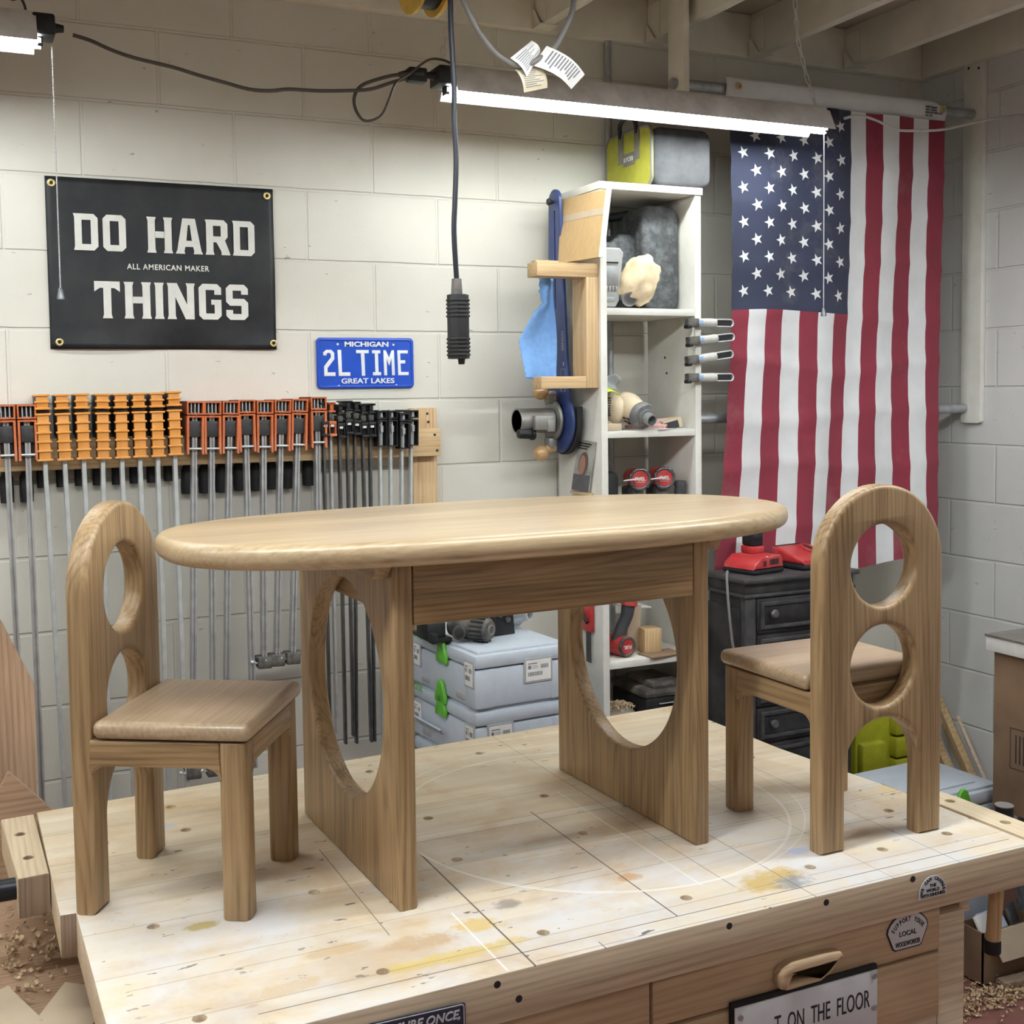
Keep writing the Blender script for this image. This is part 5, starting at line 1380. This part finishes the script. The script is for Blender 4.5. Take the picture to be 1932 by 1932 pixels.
def loc_of(cx, cy): return cx, cy
# front face along +y at x=-2.07; front right corner (seen) at (-2.068,-.505)
cxy = (-2.068 + .148 + .014 * 0, -.505 + .198)
big = toolbox('tall grey tool box at the bottom of the stack behind the bench', (cxy[0], cxy[1], 0), Yaw, .396, .296, .643, [(0, .58)])
mid = toolbox('grey tool box in the middle of the stack, barcode label low on its side', (cxy[0], cxy[1], .6435), Yaw, .396, .296, .155, [(0.0, .128)], [('f', .165, .075, .045, .062, 3), ('s', -.075, .075, .07, .062, 4), ('f', -.165, .07, .045, .055, 8)])
top = toolbox('topmost grey tool box of the stack with black tools lying on it', (cxy[0], cxy[1], .799), Yaw, .396, .296, .155, [(0.0, .01), (.01, .125)], [('f', .165, .092, .045, .062, 5), ('s', .045, .088, .078, .056, 6), ('f', -.165, .085, .04, .06, 9)])
for o in (big, mid, top): o['group'] = 'grey tool boxes stacked behind the bench'
MB().prism([(-.09, -.012), (.075, -.012), (.09, .012), (-.09, .012)], .006, .002, M=T(-.05, -.17, .06) @ R('X', 40) @ XZ).build('flap', M_ltgrey, mid)
MB().text('TOOL', .028, T(-.165, -.1525, .135) @ XZ, ext=.0004).build('lettering', M_green, top)
MB().text('TOOL', .028, T(-.165, -.1525, .135) @ XZ, ext=.0004).build('lettering', M_green, mid)
ZT = .9545
def tube_tool(label, name, pts, r, loc):
    pass
O = (-1.98, -.36, ZT)
t = thing('router', 'black trim router with ridged motor end lying on the grey tool boxes', 'power tool', O)
A = T(-1.975, -.40, ZT + .036) @ R('Z', 32) @ R('X', 90)
MB().lathe([(0, -.11), (.026, -.11), (.032, -.09), (.034, -.01), (.033, .012), (.026, .02), (0, .02)], 28, M=A).build('body', M_blackdust, t, org=O)
mb = MB()
for i in range(16): mb.box((-.002, .030, -.028), (.002, .0365, .012), 0, 0, A @ Matrix.Rotation(2 * PI * i / 16, 4, 'Z'))
mb.build('rib', M_black, t, org=O)['kind'] = 'stuff'
MB().prism(circ(0, 0, .015, 24), .006, .001, [circ(0, 0, .011, 20)], M=A @ T(0, 0, .021)).build('end_button', M_grey_cable, t, org=O)
O = (-2.03, -.33, ZT)
t = thing('hose_adapter', 'black hose adapter pipe on the grey tool boxes', 'hose adapter', O)
B = T(-2.037, -.37, ZT + .030) @ R('Z', -28) @ R('X', 95)
MB().lathe([(.014, .02), (.018, .02), (.0175, -.02), (.016, -.03), (.013, -.09), (.010, -.09), (.014, .02)], 22, M=B).build('pipe', M_blackdust, t, org=O)
O = (-2.06, -.27, ZT)
t = thing('tool_fence', 'black metal fence bracket overhanging the front of the top tool box', 'bracket', O)
MB().box((-2.115, -.35, ZT + .001), (-2.05, -.20, ZT + .012), .002).box((-2.12, -.34, ZT + .010), (-2.065, -.25, ZT + .055), .004).box((-2.118, -.37, ZT + .002), (-2.10, -.33, ZT + .03), .002).build('bracket', M_black, t, org=O)
O = (-1.89, -.32, ZT)
t = thing('guide_block', 'black moulded tool part standing upright on the grey tool boxes', 'tool part', O)
MB().prism([(-.038, 0), (.040, 0), (.034, .06), (.018, .088), (-.016, .088), (-.034, .06)], .05, .006, M=T(-1.89, -.315, ZT) @ R('Z', 10) @ XZ).build('body', M_black, t, org=O)
mb = MB()
for x, z in ((-.01, .06), (.014, .045)): mb.cyl((-1.89 + x, -.348, ZT + z), (-1.89 + x, -.338, ZT + z), .008, n=14)
mb.build('boss', M_blackdust, t, org=O)['kind'] = 'stuff'
O = (-1.81, -.27, ZT)
t = thing('silver_tool', 'silver tool head with an open pipe end on the grey tool boxes', 'power tool', O)
C_ = T(-1.80, -.28, ZT + .042) @ R('Z', 25) @ R('X', 84)
MB().lathe([(0, -.09), (.03, -.08), (.035, -.02), (.022, .0), (.016, .015), (.018, .03), (.012, .03), (.012, .0), (0, 0)], 24, M=C_).build('body', M_alu, t, org=O)

# ------------------------------------------------------------------ right of the bench
rb = toolbox('grey tool box with a green latch lying low beyond the right end of the bench', (-.775, -.79, .345), 2.5, .396, .29, .155, [(.020, .135)], [('f', .15, .06, .06, .055, 12)], top_text='TOOL')
MB().box((-.12, -.10, .1545), (.13, .02, .160), .006).build('handle_well', M_ltgrey, rb)
MB().box((.10, .03, .1545), (.125, .036, .1565)).box((.04, .06, .1545), (.07, .065, .1565)).build('slot', M_ink, rb)
toolbox('grey tool box under the low one beyond the right end of the bench', (-.775, -.79, 0), 2.5, .396, .29, .343, [(.07, .29)])
O = (-.45, -.34, .30)
t = thing('tool_case', 'lime plastic tool case with ribbed front seen through the right chair legs', 'case', O)
MB().box((-.62, -.36, .29), (-.30, -.25, .56), .012).build('body', M_lime_plastic, t, org=O)
for k in range(3): MB().box((-.475, -.395, .335 + k * .075), (-.31, -.35, .402 + k * .075), .006).build('rib', M_lime_plastic, t, org=O)
MB().box((-.61, -.385, .36), (-.505, -.35, .47), .010).build('latch', M_lime_plastic, t, org=O)
tag(MB().box((-.66, -.42, 0), (-.28, -.12, .289), .006).build('storage_crate', M_blackdust), 'dark crate on the floor under the lime tool case', 'crate')
O = (-.52, -.50, .30)
t = thing('cap', 'blue and black curved cap in front of the lime tool case', 'cap', (-.56, -.54, .362))
O = (-.56, -.54, .362)
MB().lathe([(.095, 0), (.093, .02), (.078, .045), (.05, .062), (.0, .068)], 28, M=T(-.553, -.545, .362) @ Matrix.Diagonal((1, .7, 1, 1))).build('crown', M_blue, t, org=O)
MB().lathe([(.080, 0), (.078, .02), (.065, .045), (.042, .060), (.0, .066)], 28, M=T(-.592, -.56, .3625) @ Matrix.Diagonal((.8, .72, 1, 1))).build('panel', M_blackcord, t, org=O)
tag(MB().box((-.66, -.62, 0), (-.44, -.45, .36), .004).build('cardboard_box', M_card), 'cardboard box under the blue cap beside the low tool box', 'box')
M_endstrip = wood('strip_wood', (.50, .38, .28), (.34, .25, .18), 'z', .65)
# strips leaning on the right wall
tops = [(-.09, .53), (-.13, .49), (-.235, .455), (-.15, .41), (-.11, .37), (-.14, .33)]
for i, ((y, z), lab) in enumerate(zip(tops, ('longest thin wood strip leaning on the right wall', 'second wood strip leaning on the right wall', 'narrow wood strip leaning on the right wall nearest the viewer', 'fourth wood strip leaning on the right wall', 'dark wood strip low against the right wall', 'lowest wood strip leaning on the right wall'))):
    y1 = y - .34 * (z / .5); zb = .002
    a = Vector((-.012 - .012 * (i % 3), y, z)); b = Vector((-.05 - .02 * (i % 3), y1 - .05, zb))
    d = (a - b).normalized(); w = .021 if i != 2 else .008
    o = MB().tube([b, a], w, 4, ry=.008, up=(0, 1, .3)).build('wood_strip', M_strip[i % 2] if False else (M_pine['z'] if i % 2 else M_endstrip))
    tag(o, lab, 'wood strip', 'wood strips leaning on the right wall')
O = (-.4, -1.2, .45)
t = thing('cardboard_box', 'tall brown cardboard box under a white-edged board at the right edge', 'box', O)
MB().box((-.652, -1.55, .452), (-.15, -.955, .902), .004).build('carton', M_card, t, org=O)
mb = MB()
Q = frame((0, -1, 0), (0, 0, 1), (-1, 0, 0))
mb.prism(rrect(.075, .115, .001, 1), .0006, 0, [rrect(.071, .111, .001, 1)], M=T(-.6523, -1.052, .64) @ Q)
for k in range(4): mb.box((-.6526, -1.076 + k * .013, .60), (-.652, -1.072 + k * .013, .68))
mb.build('printing', M_ink, t, org=O)
O = (-.4, -1.2, .905)
t = thing('board', 'dusty dark board with white edge lying on the tall brown box', 'board', O)
MB().box((-.672, -1.56, .9035), (-.12, -.945, .944), .001).build('core', M_white_edge, t, org=O)
MB().box((-.676, -1.562, .944), (-.118, -.943, .950), .001).build('top_sheet', plain('dusty_top', (.13, .12, .11), .6, dust=((.3, .27, .24), .4, 12)), t, org=O)
tag(MB().box((-.56, -1.55, 0), (-.14, -.96, .4505), .004).build('storage_bin', plain('speckled_grey', (.22, .23, .24), .6, vary=.1, nscale=60, dust=((.05, .05, .05), .8, 45))), 'speckled grey bin under the tall brown box', 'bin')
O = (-1.26, -1.52, .70)
t = thing('vise_screw', 'black capped screw end sticking up beyond the right end of the bench', 'vise screw', (-1.27, -1.55, .0))
MB().tube([(0, 0, .62), (0, 0, .70)], .012, 14).build('rod', M_steel_dark, t)
MB().box((-.03, -.02, .60), (.03, .02, .63), .004).build('bracket', M_steel_dark, t)
MB().lathe([(.0, .690), (.024, .690), (.024, .712), (.0, .712)], 24).build('collar', M_black, t)
MB().lathe([(0, .712), (.019, .712), (.019, .741), (.0185, .744), (0, .744)], 24).build('cap', M_black, t)
MB().prism(circ(0, 0, .0195, 24), .003, .0008, M=T(0, 0, .7452)).build('rim', M_grey_cable, t)
# open carton on the floor
def carton():
    O = (-.69, -1.03, 0)
    t = thing('open_carton', 'open cardboard carton with pale flap on the floor below the bench corner', 'box', O)
    x0, x1, y0, y1, h = -.785, -.575, -1.05, -.965, .150
    mb = MB().box((x0, y0, 0), (x1, y1, .004)).box((x0, y0, 0), (x0 + .004, y1, h)).box((x1 - .004, y0, 0), (x1, y1, h)).box((x0, y0, 0), (x1, y0 + .004, h)).box((x0, y1 - .004, 0), (x1, y1, h))
    mb.build('carton', M_card, t, org=O)
    MB().raw([(x0 + .02, y0 - .001, h), (x1, y0 - .001, h), (x1, y0 - .03, h - .075), (x0 + .04, y0 - .03, h - .075), (x0 + .02, y0 - .004, h), (x1, y0 - .004, h), (x1, y0 - .033, h - .075), (x0 + .04, y0 - .033, h - .075)],
             [(0, 1, 2, 3), (7, 6, 5, 4), (0, 4, 5, 1), (1, 5, 6, 2), (2, 6, 7, 3), (3, 7, 4, 0)]).build('flap', M_flap, t, org=O)
    for i, (cx_, cy_, rot, mt, lab) in enumerate(((-.74, -1.01, (60, 8, 20), M_paper, 'white crumpled packet in the open carton'), (-.70, -1.0, (55, -14, -15), M_bluepack, 'blue and white packet in the open carton'), (-.62, -1.0, (70, 5, 30), M_blackbag, 'dark packet at the right of the open carton'))):
        o = MB().cbox((0, 0, 0), (.075, .055, .010), .003).build('packet', mt); o.location = (cx_, cy_, .150); o.rotation_euler = [math.radians(a) for a in rot]
        tag(o, lab, 'packet')
    tag(MB().lathe([(0, 0), (.03, 0), (.032, .01), (.030, .10), (.014, .118), (.014, .125), (0, .125)], 20, M=T(-.63, -.935, .0) ).build('bottle', M_bluepack), 'blue and white bottle behind the open carton', 'bottle')
M_flap = plain('pale_flap', (.60, .50, .37), .75, vary=.03)
M_bluepack = plain('blue_white_pack', (.35, .42, .66), .5, vary=.4, nscale=26)
carton()
# wood scraps and shavings on the floor
leaning('wood_offcut', 'grey wood offcut lying in front of the open carton', 'offcut', (-.745, -1.10, .001), (-.62, -1.065, .022), M_endgrain, (0, 0, -4))
leaning('wood_offcut', 'flat pale board scrap on the floor at the right edge', 'offcut', (-.72, -1.20, .001), (-.55, -1.12, .006), M_card_light, (0, 0, -10))
leaning('wood_strip', 'thin pale wood strip lying on the floor near the shavings', 'wood strip', (-.84, -1.155, .001), (-.60, -1.148, .006), M_pine['x'], (0, 0, -22))
def shavings(name, label, n, fn, size, seed):
    rng = random.Random(seed); mb = MB()
    for i in range(n):
        p, nz = fn(rng)
        L = size * rng.uniform(.5, 1.4); w = size * rng.uniform(.12, .3); cu = rng.uniform(1.5, 5)
        M_ = T(*p) @ Euler((rng.uniform(-.7, .7), rng.uniform(-.7, .7), rng.uniform(0, 6.3))).to_matrix().to_4x4()
        k = 6; v = []; f = []
        for j in range(k + 1):
            a = cu * (j / k - .5); r = L / cu
            for s in (-1, 1): v.append((r * math.sin(a), s * w, r * (1 - math.cos(a))))
        for j in range(k): f.append((2 * j, 2 * j + 2, 2 * j + 3, 2 * j + 1))
        mb.raw(v, f, 0, M_)
    o = mb.build(name, M_shaving); o['kind'] = 'stuff'
    return tag(o, label, 'shavings')
def fl(r):
    x = r.uniform(-1.0, -.45); y = -1.10 + r.gauss(0, .035) - .10 * max(0, x + .72)
    return (x, y, .004 + abs(r.gauss(0, .006))), 0
shavings('wood_shavings', 'wood shavings swept along the red floor below the open carton', 900, fl, .014, 21)

# ------------------------------------------------------------------ left of the bench
def sheet(name, label, quad, th, mat, n=(0, 0, 1)):
    a = [Vector(p) for p in quad]
    nn = (a[1] - a[0]).cross(a[3] - a[0]).normalized() * th
    return tag(hexa([tuple(p) for p in a], [tuple(p - nn) for p in a]).build(name, mat), label, 'plywood')
P1 = [(-3.55, -.55, .02), (-3.150, -.62, .02), (-3.150, -.62, 1.035), (-3.22, -.62, 1.175)]
q = [(-3.60, -.60, .02), (-3.158, -.60, .02), (-3.150, -.60, 1.015), (-3.215, -.60, 1.17), (-3.60, -.60, 1.9)]
mb = MB().raw([p for p in q] + [(x, y + .018, z) for x, y, z in q], [(0, 1, 2, 3, 4), (9, 8, 7, 6, 5)] + [(i, i + 5, (i + 1) % 5 + 5, (i + 1) % 5) for i in range(5)])
tag(mb.build('plywood_sheet', M_plyz), 'tall angled plywood sheet standing behind the left end of the bench', 'plywood')
q = [(-3.60, -.66, .46), (-3.09, -.66, .46), (-3.098, -.66, .700), (-3.215, -.66, .835), (-3.24, -.66, .800), (-3.60, -.66, .62)]
q = [(-3.60, -.72, .621), (-3.05, -.72, .621), (-3.06, -.72, .690), (-3.213, -.72, .865), (-3.27, -.72, .76), (-3.6, -.72, .70)]
mb = MB().raw([p for p in q] + [(x, y + .018, z) for x, y, z in q], [tuple(range(6)), tuple(range(11, 5, -1))] + [(i, i + 6, (i + 1) % 6 + 6, (i + 1) % 6) for i in range(6)])
tag(mb.build('plywood_offcut', M_ply['x']), 'plywood offcut with a splintered top edge behind the bench corner', 'plywood')
O = (-3.4, -1.1, .62)
t = thing('plywood_table', 'low plywood surface strewn with shavings beside the left end of the bench', 'table', O)
MB().box((-4.1, -1.75, .602), (-3.085, -.745, .620), .002).build('panel', M_ply['x'], t, org=O)
for x in (-4.05, -3.22):
    for y in (-1.68, -.85): MB().box((x, y, 0), (x + .06, y + .06, .602), .002).build('leg', M_pine['z'], t, org=O)
def pf(r):
    x = r.gauss(-3.205, .035); y = r.gauss(-1.07, .10)
    x = min(-3.09, max(-3.5, x)); y = min(-.76, max(-1.35, y))
    return (x, y, .624 + abs(r.gauss(0, .003))), 0
shavings('wood_shavings', 'curled wood shavings scattered on the low plywood surface', 110, pf, .016, 31)
leaning('cardboard_flap', 'cardboard piece at the bottom left corner of the picture', 'cardboard', (-3.34, -1.40, .640), (-3.215, -1.25, .644), M_card_light, (0, -6, 18))
leaning('cardboard_flap', 'cardboard piece beside the bottom end of the bench edge', 'cardboard', (-3.19, -1.42, .640), (-3.10, -1.275, .644), M_card_light, (0, 8, -26))

# ------------------------------------------------------------------ signs and stickers on the bench front
def signs():
    O = (-2.05, -1.853, .63)
    t = thing('sign', 'white sign with black border reading ON THE FLOOR screwed to the bench drawer', 'sign', O)
    MB().box((-2.205, -1.858, .557), (-1.905, -1.8515, .672), .001).build('backing', M_black, t, org=O)
    MB().box((-2.199, -1.8605, .557), (-1.907, -1.8575, .664), .001).build('face', M_signw, t, org=O)
    mb = MB().fit_text('T  ON  THE  FLOOR', -2.122, -1.924, .6035, .030, -1.861)
    mb.build('lettering', M_ink, t, org=O)
    for x, z in ((-1.915, .655), (-1.915, .600), (-2.190, .648)): MB().cyl((x, -1.8635, z), (x, -1.860, z), .005, n=14).build('screw', M_steel, t, org=O)
    O = (-1.83, -1.852, .715)
    t = thing('sticker', 'white shield sticker reading SUPPORT YOUR LOCAL WOODWORKER on the drawer', 'sticker', O)
    sh = arc(0, -.02, .053, 148, 32, 12) + [(.047, .0), (.033, -.031), (.028, -.034)] + [(-.028, -.034), (-.033, -.031), (-.047, .0)]
    sh = [(p[0], p[1]) for p in sh]
    MB().prism(sh[::-1], .0012, .0003, M=T(-1.832, -1.8508, .714) @ XZ).build('border', M_ink, t, org=O)
    MB().prism([(p[0] * .94, p[1] * .93) for p in sh][::-1], .0012, .0003, M=T(-1.832, -1.8514, .714) @ XZ).build('face', M_signw, t, org=O)
    mb = MB()
    s = 'SUPPORT YOUR'
    for i, c in enumerate(s):
        a = math.radians(138 - 96 * i / (len(s) - 1)); r = .0450
        mb.text(c, .0112, T(-1.832 + r * math.cos(a) * .92, -1.8522, .690 + r * math.sin(a) - .006) @ XZ @ Matrix.Rotation(a - PI / 2, 4, 'Z'), ext=.0003, bold=.0003, sx=.75)
    mb.fit_text('LOCAL', -1.851, -1.813, .7045, .0085, -1.8522, bold=.02).fit_text('WOODWORKER', -1.860, -1.804, .6865, .0085, -1.8522, bold=.02)
    mb.build('lettering', M_ink, t, org=O)
    O = (-1.795, -1.872, .785)
    t = thing('sticker', 'white half-round sticker reading WE CAN CHANGE THE WORLD WITH KINDNESS on the bench edge', 'sticker', O)
    MB().prism(arc(0, 0, .031, 0, 180, 24) + [(-.031, -.007), (.031, -.007)], .0012, .0003, M=T(-1.795, -1.8705, .778) @ XZ).build('face', M_signw, t, org=O)
    mb = MB(); s = 'WE CAN CHANGE'
    for i, c in enumerate(s):
        a = math.radians(172 - 164 * i / (len(s) - 1)); r = .0225
        mb.text(c, .0082, T(-1.795 + r * math.cos(a), -1.8714, .779 + r * math.sin(a)) @ XZ @ Matrix.Rotation(a - PI / 2, 4, 'Z'), ext=.0003, bold=.0003, sx=.9)
    mb.text('THE', .008, T(-1.795, -1.8714, .7895) @ XZ, ext=.0003, bold=.0003); mb.text('WORLD', .008, T(-1.795, -1.8714, .7815) @ XZ, ext=.0003, bold=.0003); mb.text('WITH KINDNESS', .0078, T(-1.795, -1.8714, .7735) @ XZ, ext=.0003, bold=.0003, sx=.95)
    mb.build('lettering', M_ink, t, org=O)
    O = (-2.74, -1.884, .775)
    t = thing('sticker', 'dark blue sticker reading MEASURE ONCE on the bench edge at the bottom', 'sticker', O)
    MB().prism(rrect(.145, .055, .004, 4), .0012, .0003, M=T(-2.7445, -1.8805, .770) @ R('Z', -1.8) @ XZ).build('face', M_signnavy, t, org=O)
    MB().prism(rrect(.141, .051, .004, 4), .0006, 0, [rrect(.1385, .0485, .0035, 4)], M=T(-2.7445, -1.8815, .770) @ R('Z', -1.8) @ XZ).build('border', M_signw, t, org=O)
    Pm = T(-2.7445, -1.882, 0) @ R('Z', -1.8)
    mb = MB().fit_text('MEASURE ONCE,', -.064, .064, .7765, .0125, 0, bold=.02, shear=.25, post=Pm).fit_text('CE"', .025, .052, .757, .0125, 0, bold=.02, shear=.25, post=Pm)
    mb.build('lettering', M_signw, t, org=O)
M_signw = plain('sign_white', (.70, .72, .76), .4, vary=.01); M_signnavy = plain('sign_navy', (.04, .04, .075), .4)
signs()
